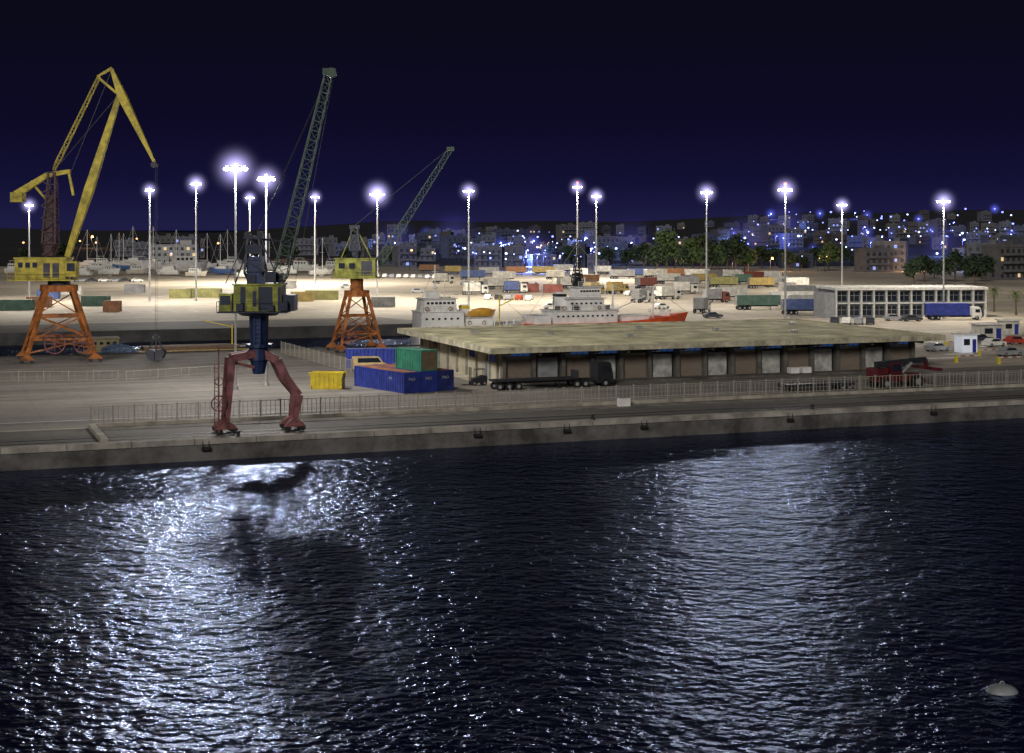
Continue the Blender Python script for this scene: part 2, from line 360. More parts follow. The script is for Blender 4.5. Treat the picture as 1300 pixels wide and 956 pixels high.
for k in range(9):
    y = 5+k*4.2
    MB().box((2.66, y, 2.15), (.28, .4, 4.28)).build('pilaster', conc, wr)
    if k < 8 and k % 2 == 0: MB().box((2.76, y+2.1, 3.1), (.1, 2.2, .9)).build('window', glass_d, wr)
MB().box((2.7, 9.3, 1.3), (.14, 2.6, 2.6)).build('side_door', grey, wr)
for k in range(7):
    MB().box((8+k*9, 30-(k % 3)*8, 5.1), (.8, .8, .3)).box((8+k*9, 30-(k % 3)*8, 5.3), (1.0, 1.0, .08)).build('roof_vent', steel, wr)
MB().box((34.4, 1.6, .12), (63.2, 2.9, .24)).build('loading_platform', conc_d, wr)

# ---------------------------------------------------------------- containers
def container(loc, rz, L, m, label, mroof=None, txt=None, group='shipping containers stacked by the warehouse', H=2.6, mdoor=None):
    t = empty('shipping_container', loc, rz, label, 'container', group)
    Wd = 2.44; b = MB(); nr = int(L/.28)*1
    for sx in (0, 1):
        x0 = .03 if sx == 0 else Wd-.03; dx = .06 if sx == 0 else -.06; vs = []
        for k in range(nr*2+1):
            y = .12+(L-.24)*k/(nr*2); o = dx if (k//1) % 4 in (1, 2) else 0
            vs += [(x0+o, y, .16), (x0+o, y, H-.1)]
        b.add(vs, [(2*k, 2*k+2, 2*k+3, 2*k+1) for k in range(nr*2)])
    b.box((Wd/2, L-.1, H/2), (Wd-.2, .06, H-.2)); b.box((Wd/2, L/2, .12), (Wd-.1, L-.1, .1)); b.build('body', m, t)
    fr = MB()
    for x in (.08, Wd-.08):
        for y in (.08, L-.08): fr.box((x, y, H/2), (.16, .16, H))
        for z in (.08, H-.06): fr.box((x, L/2, z), (.12, L-.32, .12))
    for y in (.08, L-.08):
        for z in (.08, H-.06): fr.box((Wd/2, y, z), (Wd-.32, .12, .14))
    fr.build('frame', m, t)
    ro = MB().box((Wd/2, L/2, H-.03), (Wd-.25, L-.3, .04))
    for k in range(int(L/.6)): ro.box((Wd/2, .5+k*.6, H-.005), (Wd-.4, .2, .02))
    ro.build('roof_panel', mroof or m, t)
    for s in (-1, 1):
        d = MB().box((Wd/2+s*.52, .06, H/2), (1.02, .05, H-.3)).build('door', mdoor or m, t)
        for q in (.25, .75): MB().tube((Wd/2+s*q, .01, .1), (Wd/2+s*q, .01, H-.1), .025, None, 6).build('locking_bar', m, d)
    if txt:
        text(txt, .5, txtg, t, (Wd/2-.55, .0, H*.6), (math.pi/2, 0, 0))
        text(txt, .42, txtg, t, (.0, L*.30, H*.6), (math.pi/2, 0, -math.pi/2))
    return t
rc = math.radians(36); ex = Vector((math.cos(rc), math.sin(rc), 0)); ey = Vector((-math.sin(rc), math.cos(rc), 0)); c0 = G(513, 500)
container(c0, rc, 12.19, cblue, 'leftmost of three long blue containers, its long side in view', crust, 'P&O')
container(c0+ex*2.5, rc, 12.19, cblue, 'middle long blue container with the green one on top', crust, 'P&O')
container(c0+ex*5.0, rc, 12.19, mat('dark_blue_container', (.02, .03, .16), .6, 0, .5, .8), 'rightmost and darkest of the three long blue containers', crust, 'P&O')
container(c0+ex*2.5+Vector((0, 0, 2.62)), rc, 6.06, cgreen, 'green container stacked on top of the blue ones', mat('green_pale_roof', (.10, .26, .20), .6), mdoor=mat('brown_door', (.20, .12, .07), .6))
container(G(510, 467), math.radians(96), 8.2, cblue, 'blue container behind the stack, partly hidden by a beige van', mat('pale_blue_roof', (.2, .25, .5), .6), None, H=2.8)
sk = empty('waste_skip', G(392, 494), math.radians(-6), 'open yellow steel skip left of the blue containers', 'skip')
s_ = MB().prism([(0.5, 0), (3.9, 0), (4.5, 2.1), (0, 2.1)], 2.1, 2.22)
s_.prism([(0.5, 0), (3.9, 0), (3.9, .12), (.5, .12)], .12, 2.1).box((.25, 1.1, 1.05), (.12, 1.98, 2.0)).box((4.2, 1.1, 1.05), (.12, 1.98, 2.0))
s_.prism([(0.5, 0), (3.9, 0), (4.48, 2.08), (0.02, 2.08)], .0, .12); s_.build('body', cyel, sk)
s_ = MB()
for k in range(6): s_.box((.75+k*.6, -.05, 1.0), (.1, .1, 1.9))
s_.box((2.25, -.06, 2.06), (4.5, .14, .14)); s_.build('rib', cyel, sk)

# ---------------------------------------------------------------- vehicles
def wheel(parent, x, y, r=.5, wd=.3):
    o = MB().tube((0, -wd/2, 0), (0, wd/2, 0), r, None, 14).build('wheel', rubber, parent); o.location = (x, y, r)
    MB().tube((0, -wd/2-.01, 0), (0, wd/2+.01, 0), r*.5, None, 10).build('rim', grey, o)
def cab(t, x, m, L=2.1, H=2.9, W_=2.4):
    p = [(x, .5), (x+L, .5), (x+L+.05, 1.5), (x+L-.25, H-.2), (x+L-.5, H), (x, H)]
    c = MB().prism(p, -W_/2, W_/2).build('cab', m, t)
    MB().add([(x+L+.06, -W_/2+.15, 1.6), (x+L+.06, W_/2-.15, 1.6), (x+L-.2, W_/2-.2, H-.25), (x+L-.2, -W_/2+.2, H-.25)], [(0, 1, 2, 3)]).build('windscreen', glass_d, c)
    for s in (-1, 1):
        MB().box((x+L*.6, s*(W_/2+.01), H*.7), (L*.5, .03, .75)).build('side_window', glass_d, c)
        MB().box((x+L+.03, s*.85, .85), (.08, .35, .22)).build('headlight', txtw, c)
    MB().box((x+L+.05, 0, .6), (.18, W_, .35)).build('bumper', steel_d, c)
def lorry(name, loc, rz, m, mc, label, cat='lorry', group=None, box=7.5):
    t = empty(name, loc, rz, label, cat, group)
    cab(t, box*.5+.3, mc)
    b = MB().box((-.2, 0, 2.35), (box, 2.5, 2.6))
    for k in range(int(box)): b.box((-box/2+.3+k*1.0, 0, 2.35), (.08, 2.56, 2.5))
    b.build('cargo_box', m, t)
    MB().box((.8, 0, .85), (box+2, .9, .3)).build('chassis', steel_d, t)
    for x in (box*.5+1.4, -box*.25, -box*.25-1.3):
        for s in (-1, 1): wheel(t, x, s*1.05)
    return t
def trailer(loc, rz, m, label, group=None, L=12.5, flat=False):
    t = empty('semi_trailer', loc, rz, label, 'trailer', group)
    if not flat:
        b = MB().prism([(-L/2, 1.15), (L/2, 1.15), (L/2, 3.45), (L/2-.1, 3.55), (-L/2+.1, 3.55), (-L/2, 3.45)], -1.25, 1.25)
        for k in range(int(L/1.2)+1): b.box((-L/2+.1+k*1.2, 0, 2.3), (.07, 2.56, 2.2))
        b.build('cargo_box', m, t)
        MB().box((-L/2-.03, 0, 2.3), (.06, 2.3, 2.2)).build('rear_door', MW['grey'], t)
    else:
        MB().box((0, 0, 1.2), (L, 2.5, .2)).box((L/2-.1, 0, 1.7), (.1, 2.4, 1.0)).build('flatbed', m, t)
    MB().box((0, 0, .95), (L-1, 1.1, .3)).build('chassis', steel_d, t)
    for x in (-L*.22, -L*.33, -L*.44):
        for s in (-1, 1): wheel(t, x, s*1.05, .48)
    for s in (-1, 1): MB().box((L*.28, s*.7, .5), (.12, .12, 1.0)).box((L*.28, s*.7, .03), (.35, .35, .06)).build('landing_leg', steel_d, t)
    return t
def car(m, loc=(0, 0, 0), rz=0, label=None, group=None, van=False):
    t = empty('parked_van' if van else 'parked_car', loc, rz, label, 'van' if van else 'car', group)
    if van:
        p = [(-2.5, .35), (2.45, .35), (2.5, .95), (1.75, 1.25), (1.2, 2.05), (-2.4, 2.1), (-2.5, 1.9)]; hw = .95
    else:
        p = [(-2.1, .3), (2.1, .3), (2.15, .65), (1.95, .82), (.95, .95), (.35, 1.42), (-1.1, 1.45), (-1.75, .98), (-2.15, .9)]; hw = .85
    b = MB().prism(p, -hw, hw).build('body', m, t)
    if van:
        MB().add([(1.78, -.8, 1.27), (1.78, .8, 1.27), (1.24, .75, 2.0), (1.24, -.75, 2.0)], [(0, 1, 2, 3)]).build('windscreen', glass_d, b)
        for s in (-1, 1): MB().prism([(1.5, 1.3), (1.05, 1.95), (-1.9, 1.95), (-1.9, 1.3)], s*hw, s*(hw+.015)).build('side_window', glass_d, b)
    else:
        MB().add([(.95, -.75, .98), (.95, .75, .98), (.4, .68, 1.41), (.4, -.68, 1.41)], [(0, 1, 2, 3)]).build('windscreen', glass_d, b)
        for s in (-1, 1): MB().prism([(.8, .97), (.32, 1.36), (-1.0, 1.38), (-1.5, .98)], s*hw, s*(hw+.015)).build('side_window', glass_d, b)
    for x in (-1.35, 1.35):
        for s in (-1, 1): wheel(t, x, s*(hw-.12), .34, .24)
    for s in (-1, 1): MB().box((2.12 if not van else 2.47, s*.6, .66), (.08, .3, .14)).build('headlight', txtw, t)
    return t
def mut(n, c): return mat('tarp_'+n, c, .6, 0, .35, .7)
MW = {'white': mut('white', (.60, .58, .52)), 'blue': mut('blue', (.06, .09, .22)), 'red': mut('red', (.20, .055, .04)), 'green': mut('green', (.06, .12, .09)), 'yellow': mut('yellow', (.34, .25, .08)), 'grey': mut('grey', (.24, .24, .24)), 'orange': mut('orange', (.28, .13, .06)), 'olive': mut('olive', (.22, .21, .07))}
car(mat('beige_van_paint', (.60, .44, .22), .5), G(470, 471), math.radians(12), 'beige van parked between the blue containers', None, True)
tr = W(66.5, 33.6)
tL = trailer(tr, TH, steel_d, 'long dark flatbed trailer standing in front of the warehouse', None, 11.5, True)
trk = empty('tractor_unit', tr+U*8.0, TH, 'dark lorry tractor unit parked before a warehouse roller door', 'lorry')
cab(trk, .4, mat('black_cab_paint', (.02, .02, .025), .4), 2.1, 3.2)
MB().box((-.6, 0, .85), (4.2, .9, .3)).box((-.9, 0, 1.05), (1.2, 1.1, .12)).build('chassis', steel_d, trk)
for x in (1.5, -1.3, -2.5):
    for s in (-1, 1): wheel(trk, x, s*1.05)
fk = empty('forklift', G(606, 489), math.radians(200), 'small dark forklift standing at the warehouse left corner', 'forklift')
MB().prism([(-1.2, .3), (.8, .3), (.8, .9), (0, 1.0), (-.6, 1.3), (-1.2, 1.2)], -.55, .55).build('body', steel_d, fk)
MB().box((1.0, -.35, 1.2), (.1, .1, 2.3)).box((1.0, .35, 1.2), (.1, .1, 2.3)).box((1.0, 0, 2.3), (.1, .8, .1)).build('mast', steel_d, fk)
for s in (-.3, .3): MB().box((1.6, s, .12), (1.1, .12, .06)).build('fork', steel_d, fk)
MB().box((-.3, 0, 2.1), (1.3, 1.0, .07)).beam((.3, .45, .9), (.3, .45, 2.1), .06).beam((.3, -.45, .9), (.3, -.45, 2.1), .06).beam((-.9, .45, 1.2), (-.9, .45, 2.1), .06).beam((-.9, -.45, 1.2), (-.9, -.45, 2.1), .06).build('overhead_guard', steel_d, fk)
for x in (-.8, .6):
    for s in (-1, 1): wheel(fk, x, s*.5, .3, .2)
rs = empty('reach_stacker', W(110.5, 18.5), TH, 'dark red container reach stacker parked behind the quay railing', 'container handler')
rsm = mat('dark_red_machine', (.10, .01, .014), .5, 0, .4, 1)
MB().box((0, 0, 1.35), (6.6, 2.2, .9)).box((-2.7, 0, 2.0), (1.6, 2.6, 1.2)).box((2.9, 0, .95), (1.0, 3.4, .5)).build('chassis', rsm, rs)
MB().beam((-2.9, 0, 3.0), (4.6, 0, 3.5), .75, .6).build('boom', steel_d, rs)
MB().beam((4.6, 0, 3.5), (4.8, 0, 2.6), .45).box((4.8, 0, 2.4), (.8, 5.8, .35)).build('spreader', rsm, rs)
for s in (-.5, .5): MB().beam((.6, s, 1.8), (2.2, s, 3.2), .25).build('lift_cylinder', steel, rs)
cb = MB().box((-.2, 0, 2.55), (1.7, 1.5, 1.4), 0, 0, .85, .9).build('operator_cab', rsm, rs)
MB().box((-.2, -.77, 2.6), (1.3, .04, .9)).build('cab_window', glass_d, cb)
for x, r in ((2.4, .85), (-2.3, .7)):
    for s in (-1, 1): wheel(rs, x, s*1.35, r, .7)
rt = empty('roll_trailer', W(99.5, 19.5), TH, 'low dark roll trailer standing left of the red handler', 'trailer')
MB().box((0, 0, .75), (10, 2.4, .35)).box((-5.1, 0, .68), (.4, 1.6, .3)).build('deck', steel_d, rt)
for x in (3.2, 4.2):
    for s in (-1, 1): wheel(rt, x, s*.9, .3, .4)
for s in (-.8, .8): MB().box((-3.6, s, .3), (.3, .3, .6)).build('support_leg', steel_d, rt)
for i, (du, w_) in enumerate(((0, 1.4), (1.9, 1.4))):
    k2 = empty('crate', W(106.6+du, 37.2, .24), TH, 'pale wrapped crate before a roller door, %s of the pair' % ['left', 'right'][i], 'crate', 'wrapped crates by the warehouse')
    MB().box((0, 0, .5), (w_, 1.0, .8)).build('load', white, k2); MB().box((0, 0, .05), (w_+.1, 1.1, .1)).build('pallet', bark, k2)
k3 = empty('utility_box', W(69, 11.5), TH, 'small pale utility cabinet on the quay against the railing', 'cabinet')
MB().box((0, 0, .5), (1.4, .7, 1.0)).build('body', white, k3); MB().box((0, 0, 1.04), (1.5, .8, .08)).build('lid', grey, k3)

# ---------------------------------------------------------------- cranes
def bogie(root, x, y, m):
    b = MB().prism([(x-1.1, .55), (x+1.1, .55), (x+.7, 1.0), (x+.2, 1.35), (x-.2, 1.35), (x-.7, 1.0)], y-.3, y+.3).build('wheel_bogie', m, root)
    for dx in (-.75, .75):
        MB().tube((x+dx, y-.2, .42), (x+dx, y+.2, .42), .33, None, 12).build('wheel', steel_d, b)
def handrail(mb, x0, x1, y0, y1, z, t=.05):
    for a, b in (((x0, y0), (x1, y0)), ((x1, y0), (x1, y1)), ((x1, y1), (x0, y1)), ((x0, y1), (x0, y0))):
        mb.beam((*a, z+1), (*b, z+1), t); mb.beam((*a, z+.5), (*b, z+.5), t*.7)
        n = max(2, int((Vector(b)-Vector(a)).length/1.2))
        for k in range(n): p = Vector(a).lerp(Vector(b), k/n); mb.beam((p.x, p.y, z), (p.x, p.y, z+1), t)
nc = empty('portal_crane', W(25.1, 4.1), TH, 'dark portal crane with rusty red legs standing at the near quay edge', 'crane', None)
for sx in (-1, 1):
    for sy in (-1, 1):
        if sx > 0: pts = [(.3, .5, 8.0, .75), (1.7, .8, 7.3, .85), (2.6, .9, 5.4, .85), (3.9, 1.05, 3.7, .7), (3.5, 1.1, 1.2, .42)]
        else: pts = [(-.3, .5, 8.0, .75), (-2.9, .8, 7.6, .75), (-3.15, 1.0, 4.6, .6), (-3.4, 1.1, 1.2, .42)]
        lg = MB()
        for p, q in zip(pts, pts[1:]): lg.beam((p[0], sy*p[1], p[2]), (q[0], sy*q[1], q[2]), p[3], q[3])
        lg.build('portal_leg', rust, nc)
        bogie(nc, sx*3.45, sy*1.1, rust)
    MB().beam((sx*3.2, -1.0, 4.5), (sx*3.2, 1.0, 4.5), .36).build('portal_beam', rust, nc)
br = MB()
for k in range(5):
    z = 1.6+k*1.2; br.beam((-3.35+k*.05, -1.0, z), (-3.3+k*.05, 1.0, z+1.2), .14); br.beam((-3.35+k*.05, 1.0, z), (-3.3+k*.05, -1.0, z+1.2), .14)
br.beam((-2.9, -.8, 7.2), (-.6, -.5, 6.6), .3).build('brace', rust, nc)
MB().tube((0, 0, 7.3), (0, 0, 8.6), 1.1, 1.0, 12).tube((0, 0, 8.6), (0, 0, 8.9), 1.3, None, 16).build('portal_head', colb, nc)
MB().tube((0, 0, 5.9), (0, 0, 7.3), .6, .9, 10).build('centre_post', colb, nc)
a = -TH
cl = MB().tube((0, 0, 8.9), (0, 0, 11.9), .9, 1.0, 10)
for k in range(8): cl.beam((-.3, -1.3, 8.9+k*.42), (.3, -1.3, 8.9+k*.42), .05)
cl.beam((-.3, -1.3, 8.7), (-.3, -1.3, 12), .06).beam((.3, -1.3, 8.7), (.3, -1.3, 12), .06).build('column', colb, nc, a)
pf = MB().tube((0, 0, 11.8), (0, 0, 12.15), 1.8, 2.3, 16).box((-.4, 0, 12.2), (7.0, 4.2, .16)); handrail(pf, -3.9, 3.1, -2.1, 2.1, 12.28)
pf.build('platform', navy, nc, a)
mh = MB().box((.1, 0, 13.6), (4.8, 3.2, 2.6)).box((.1, 0, 14.97), (5.1, 3.5, .15)).build('machine_house', olive, nc, a)
for k, (x, w_, h_) in enumerate(((-1.35, .5, 2.4), (-.2, .35, 1.5), (.9, 1.4, 2.4), (2.3, .3, 2.4))):
    MB().box((x, -1.63, 13.55), (w_, .05, h_)).build('louvre_panel', navy, mh, a)
for x, y, z, s in ((-1.6, -1.9, 12.7, .7), (1.5, -1.95, 12.65, .6), (2.8, -1.7, 12.8, .8), (-.6, -.8, 15.5, .9), (1.9, .3, 15.6, 1.0)):
    MB().box((x, y, z), (s, s*.7, s)).build('equipment_box', dgs if 'dgs' in globals() else navy, nc, a)
oc = MB().box((-3.1, -.9, 13.2), (1.2, 1.5, 1.8), 0, 0, 1.1, 1.1).build('operator_cab', olive, nc, a)
MB().box((-3.1, -1.72, 13.4), (1.0, .05, .9)).build('cab_window', glass_d, oc, a)
MB().box((3.2, 0, 13.1), (1.1, 2.6, 1.6)).build('counterweight', navy, nc, a)
MB().box((-.2, -.2, 16.4), (1.6, 1.5, 2.8), 0, 0, .85, .85).build('mast_column', colb, nc, a)
tw = MB().lattice((-.3, 0, 15.1), (-.5, 0, 19.7), 2.2, 1.1, 4, .2).box((-.5, 0, 19.7), (1.9, 1.4, .3)).beam((-2.4, 0, 15.0), (-.9, 0, 19.2), .12).beam((2.2, 0, 15.0), (.2, 0, 19.4), .12)
tw.box((1.3, -.6, 15.7), (1.1, .9, 1.1)).box((-.5, -.3, 18.5), (1.5, 1.2, .9)); tw.build('tower_frame', navy, nc, a)
for x in (-1.1, .2): MB().tube((x, -.5, 20.0), (x, .5, 20.0), .33, None, 12).build('rope_sheave', steel_d, nc, a)
MB().lattice((1.9, .3, 14.9), (6.9, 1.5, 36.4), 1.4, .75, 22, .10).build('boom', greeng, nc, a)
MB().box((6.95, 1.5, 36.6), (1.3, .7, .7)).tube((7.2, 1.0, 36.5), (7.2, 2.0, 36.5), .5, None, 12).build('boom_head', greeng, nc, a)
rp = MB()
for dy in (-.3, .3): rp.tube((-.2, dy, 20.1), (6.6, 1.5+dy, 35.8), .035, None, 4)
rp.tube((-1.1, 0, 20), (-3.4, 0, 15), .06, None, 4).tube((7.4, 1.5, 36.4), (3.6, 1.0, 15.5), .03, None, 4).build('hoist_rope', steel_d, nc, a)
MB().beam((.4, 0, 19.5), (3.0, .5, 19.2), .22).beam((3.0, .5, 19.2), (2.9, .5, 17.0), .18).build('rope_guide_arm', navy, nc, a)
rr = MB().ring((-4.3, -1.5, 3.2), .75, .07); rr.ring((-4.3, -1.5, 5.4), .4, .05)
for k in range(6): rr.beam((-4.3, -1.5, 3.2), (-4.3+.75*math.cos(k*1.05), -1.5, 3.2+.75*math.sin(k*1.05)), .05)
rr.beam((-4.3, -1.3, .3), (-4.3, -1.3, 9.0), .14).beam((-4.7, -1.3, .3), (-4.7, -1.3, 7.2), .08)
for k in range(18): rr.beam((-4.3, -1.3, .6+k*.38), (-4.7, -1.3, .6+k*.38), .045)
rr.build('ladder_and_cable_reel', rust, nc)
def portal(root, hu, hv, ht, Ht, m, wleg=.75):
    for sx in (-1, 1):
        for sy in (-1, 1):
            MB().beam((sx*ht, sy*ht, Ht), (sx*hu, sy*hv, 1.2), wleg, wleg*.75).build('portal_leg', m, root)
            bogie(root, sx*hu, sy*hv, m)
    def pt(sx, sy, z): f = (Ht-z)/(Ht-1.2); return (sx*(ht+(hu-ht)*f), sy*(ht+(hv-ht)*f), z)
    sides = (((-1, -1), (1, -1)), ((1, -1), (1, 1)), ((1, 1), (-1, 1)), ((-1, 1), (-1, -1)))
    for z in (Ht*.32, Ht*.62):
        for p, q in sides:
            MB().beam(pt(*p, z), pt(*q, z), wleg*.5).build('portal_beam', m, root)
    br = MB()
    for p, q in sides:
        br.beam(pt(*p, Ht*.32), pt(*q, Ht*.62), wleg*.3); br.beam(pt(*q, Ht*.32), pt(*p, Ht*.62), wleg*.3)
        br.beam(pt(*p, 1.6), pt(*q, Ht*.32), wleg*.3); br.beam(pt(*q, Ht*.62), pt(*p, Ht*.92), wleg*.3)
    br.build('brace', m, root)
    MB().tube((0, 0, Ht-.5), (0, 0, Ht+.5), ht*1.5, None, 14).build('portal_head', m, root)
dgs = mat('dark_grey_steel', (.05, .05, .065), .5, .2, .4, 1)
mar = mat('dark_maroon_steel', (.055, .02, .024), .55, .1, .4, 1)
yc = empty('level_luffing_crane', G(75, 458), TH, 'tallest crane, yellow boom with folded jib on orange braced portal', 'crane', None)
portal(yc, 5.0, 4.6, 1.9, 11.2, orange, .62)
MB().tube((0, 0, 11.6), (0, 0, 12.4), 1.7, None, 14).build('slewing_ring', steel_d, yc)
mh = MB().box((-2.3, 0, 14.2), (7.8, 4.2, 3.1)).box((-2.3, 0, 15.85), (8.1, 4.5, .2)).build('machine_house', yellow, yc, a)
pf = MB().box((-2.3, 0, 12.5), (9.6, 5.4, .2)); handrail(pf, -7.1, 2.4, -2.7, 2.7, 12.6); pf.build('platform', yellow, yc, a)
for k in range(3): MB().box((-5.3+k*1.1, -2.12, 14.8), (.7, .05, .8)).build('window', glass_d, mh, a)
for k in range(2): MB().box((-1.3+k*1.4, -2.13, 14.0), (1.0, .05, 2.2)).build('louvre_panel', dgs, mh, a)
oc = MB().box((2.5, -1.6, 14.2), (1.5, 1.7, 2.3), 0, 0, 1.15, 1.1).build('operator_cab', yellow, yc, a)
MB().box((2.5, -2.55, 14.5), (1.2, .06, 1.2)).build('cab_window', glass_d, oc, a)
MB().box((-1.5, 0, 19.2), (1.5, 1.6, 6.0), 0, 0, .85, .85).lattice((-1.4, 0, 16.2), (-1.0, 0, 29.0), 2.2, 1.0, 7, .24).box((-1.2, 0, 23.5), (1.2, 1.1, 4)).build('tower_frame', mar, yc, a)
st = MB()
for k in range(12): st.beam((-2.4+(k % 2)*1.6, -1.3, 16.3+k*.95), (-.8-(k % 2)*1.6, -1.3, 17.25+k*.95), .09)
st.build('stair', dgs, yc, a)
MB().beam((-6.6, 0, 25.6), (-1.8, 0, 28.6), 1.1, .8).beam((-1.8, 0, 28.6), (1.7, 0, 29.2), .8, .6).beam((1.5, 0, 29.1), (2.2, 0, 25.5), .35).beam((-4.0, 0, 27.2), (-1.5, 0, 24.4), .35).build('counter_lever', yellow, yc, a)
MB().box((-6.3, 0, 25.2), (1.8, 2.2, 1.5)).build('counterweight', yellow, yc, a)
MB().beam((1.3, 0, 16.0), (4.6, 0, 26.2), .8, 1.35).beam((4.6, 0, 26.2), (9.3, 0, 40.9), 1.35, .7).build('boom', yellow, yc, a)
MB().beam((8.1, 0, 45.0), (9.8, 0, 40.6), .45, 1.3).beam((9.8, 0, 40.6), (14.9, 0, 30.2), 1.3, .35).beam((5.9, 0, 43.8), (8.2, 0, 45.1), .3, .45).beam((6.0, 0, 43.7), (9.3, 0, 40.9), .35).build('jib', yellow, yc, a)
MB().lattice((-.8, 0, 29.4), (6.2, 0, 43.8), .6, .45, 14, .08).build('stay', yellow, yc, a)
MB().tube((14.7, -.45, 30.2), (14.7, .45, 30.2), .5, None, 12).build('rope_sheave', steel_d, yc, a)
MB().tube((15.1, 0, 30), (15.1, 0, 4.2), .03, None, 4).tube((14.8, .1, 30), (14.8, .1, 4.2), .03, None, 4).tube((1.8, 0, 29), (8.1, .2, 45), .05, None, 4).tube((-.5, 0, 29.6), (9.6, 0, 41.5), .05, None, 4).build('hoist_rope', steel_d, yc, a)
for x in (3.2, -1.0):
    rr = MB().ring((x, -4.9, 3.0), 1.5, .09)
    for k in range(8): rr.beam((x, -4.9, 3.0), (x+1.5*math.cos(k*.785), -4.9, 3+1.5*math.sin(k*.785)), .07)
    rr.build('cable_reel', rust, yc)
gb = empty('grab_bucket', G(198, 459), 0, 'dark clamshell grab bucket resting on the quay under the jib', 'grab bucket')
for s in (-1, 1):
    MB().prism([(s*.05, .1), (s*1.1, .5), (s*1.5, 1.5), (s*1.1, 1.9), (s*.05, 1.7)], -.9, .9).build('shell', dgs, gb)
MB().beam((-1.1, 0, 1.8), (-.3, 0, 3.4), .16).beam((1.1, 0, 1.8), (.3, 0, 3.4), .16).box((0, 0, 3.5), (1.1, .6, .45)).tube((0, -.3, 4.0), (0, .3, 4.0), .35, None, 12).beam((0, 0, 1.7), (0, 0, 3.4), .2).build('grab_head', steel_d, gb)
mc = empty('portal_crane', G(453, 446), TH, 'orange portal crane with yellow house and slanting grey lattice boom', 'crane', None)
portal(mc, 3.4, 3.0, 1.4, 9.6, orange, .5)
MB().tube((0, 0, 10), (0, 0, 12.1), 1.1, None, 12).build('column', orange, mc, a)
mh = MB().box((-.1, 0, 13.8), (6.6, 3.6, 3.0)).box((-.1, 0, 15.38), (6.9, 3.9, .16)).build('machine_house', olive, mc, a)
for x in (-2.3, -.6): MB().box((x, -1.82, 14.2), (1.0, .05, .9)).build('window', glass_d, mh, a)
MB().box((1.8, -1.83, 13.8), (1.8, .05, 2.4)).build('louvre_panel', dgs, mh, a)
pf = MB().box((0, 0, 12.2), (7.8, 4.8, .18)); handrail(pf, -3.9, 3.9, -2.4, 2.4, 12.3); pf.build('platform', olive, mc, a)
MB().lattice((-.2, 0, 15.4), (-.4, 0, 20.6), 2.0, .9, 4, .24).box((-.3, 0, 17.4), (1.3, 1.1, 3.6)).box((-.4, 0, 20.6), (1.6, 1.1, .6)).build('tower_frame', navy, mc, a)
MB().beam((-2.6, 0, 15.4), (-.6, 0, 20.2), .16).beam((2.4, 0, 15.4), (0, 0, 20.2), .16).build('back_stay', olive, mc, a)
MB().lattice((3.3, 0, 14.1), (15.4, 0, 33.3), 1.4, .75, 18, .11).build('boom', greeng, mc, a)
MB().box((15.5, 0, 33.5), (1.2, .7, .7)).build('boom_head', greeng, mc, a)
MB().tube((-.5, 0, 20.7), (15.2, 0, 33.5), .045, None, 4).tube((-.5, .3, 20.7), (15.2, .3, 33.5), .045, None, 4).build('hoist_rope', steel_d, mc, a)
rr = MB().ring((-2.2, -3.3, 2.6), 1.1, .08)
for k in range(8): rr.beam((-2.2, -3.3, 2.6), (-2.2+1.1*math.cos(k*.785), -3.3, 2.6+1.1*math.sin(k*.785)), .06)
rr.build('cable_reel', rust, mc)

# ---------------------------------------------------------------- boats and ships
def hull(mb, L, B, z0, z1, sheer=1., m=0, zs=None):
    rings = []
    for i in range(15):
        t = i/14; w = B/2*(1-max(0, (t-.5)/.5)**2.3)*(.82+.18*min(1, t*4)); w = max(w, .03)
        zd = z1+sheer*max(0, (t-.4)/.6)**2; x = t*L-L/2; xb = x-(t**3)*L*.09
        zm = z0+(zd-z0)*.5
        rings.append([(x, -w, zd), ((x+xb)/2, -w*.97, zm), (xb, -w*.72, z0), (xb, w*.72, z0), ((x+xb)/2, w*.97, zm), (x, w, zd)])
    return mb.loft(rings, m)
def winrow(parent, x0, x1, y, z, n, m=None, s=.55, name='window'):
    for k in range(n):
        MB().box((x0+(x1-x0)*(k+.5)/n, y, z), (s, .06, s*.8)).build(name, m or glass_d, parent)
def ship_rail(x0, x1, y, z, parent):
    mb = MB()
    for dz in (.4, .75, 1.05): mb.beam((x0, y, z+dz), (x1, y, z+dz), .05)
    n = int(abs(x1-x0)/1.3)+1
    for k in range(n+1): mb.beam((x0+(x1-x0)*k/n, y, z), (x0+(x1-x0)*k/n, y, z+1.05), .06)
    mb.build('deck_rail', shipw, parent)
def liferings(p, xs, y, z):
    for x in xs: MB().ring((x, y, z), .32, .08, 'y', 12).build('life_ring', MW['orange'], p)
s1 = empty('ship', W(87, 117, -1.3), TH, 'white workboat with stepped superstructure and yellow lifeboat behind the warehouse', 'ship')
hull(MB(), 22, 6.5, -1.5, 3.2, 1.6).build('hull', mat('pale_hull', (.74, .74, .71), .5, 0, .3, .6), s1)
d1 = MB().box((-6.6, 0, 4.9), (8.0, 5.6, 3.4)).box((-6.6, 0, 6.66), (8.4, 6.0, .12)).build('deckhouse', shipw, s1)
winrow(d1, -10.2, -3.2, -2.83, 5.4, 6, None, .42); winrow(d1, -10.2, -3.2, -2.83, 3.9, 6, None, .28, 'porthole')
d2 = MB().box((-6.9, 0, 7.8), (6.2, 4.8, 2.2), 0, 0, .95, .95).box((-6.9, 0, 8.96), (6.6, 5.2, .12)).build('bridge', shipw, s1)
winrow(d2, -9.6, -4.2, -2.38, 8.2, 7, None, .5)
MB().box((-7.6, 0, 9.6), (2.2, 2.2, 1.2), 0, 0, .8, .8).build('upper_house', shipw, s1)
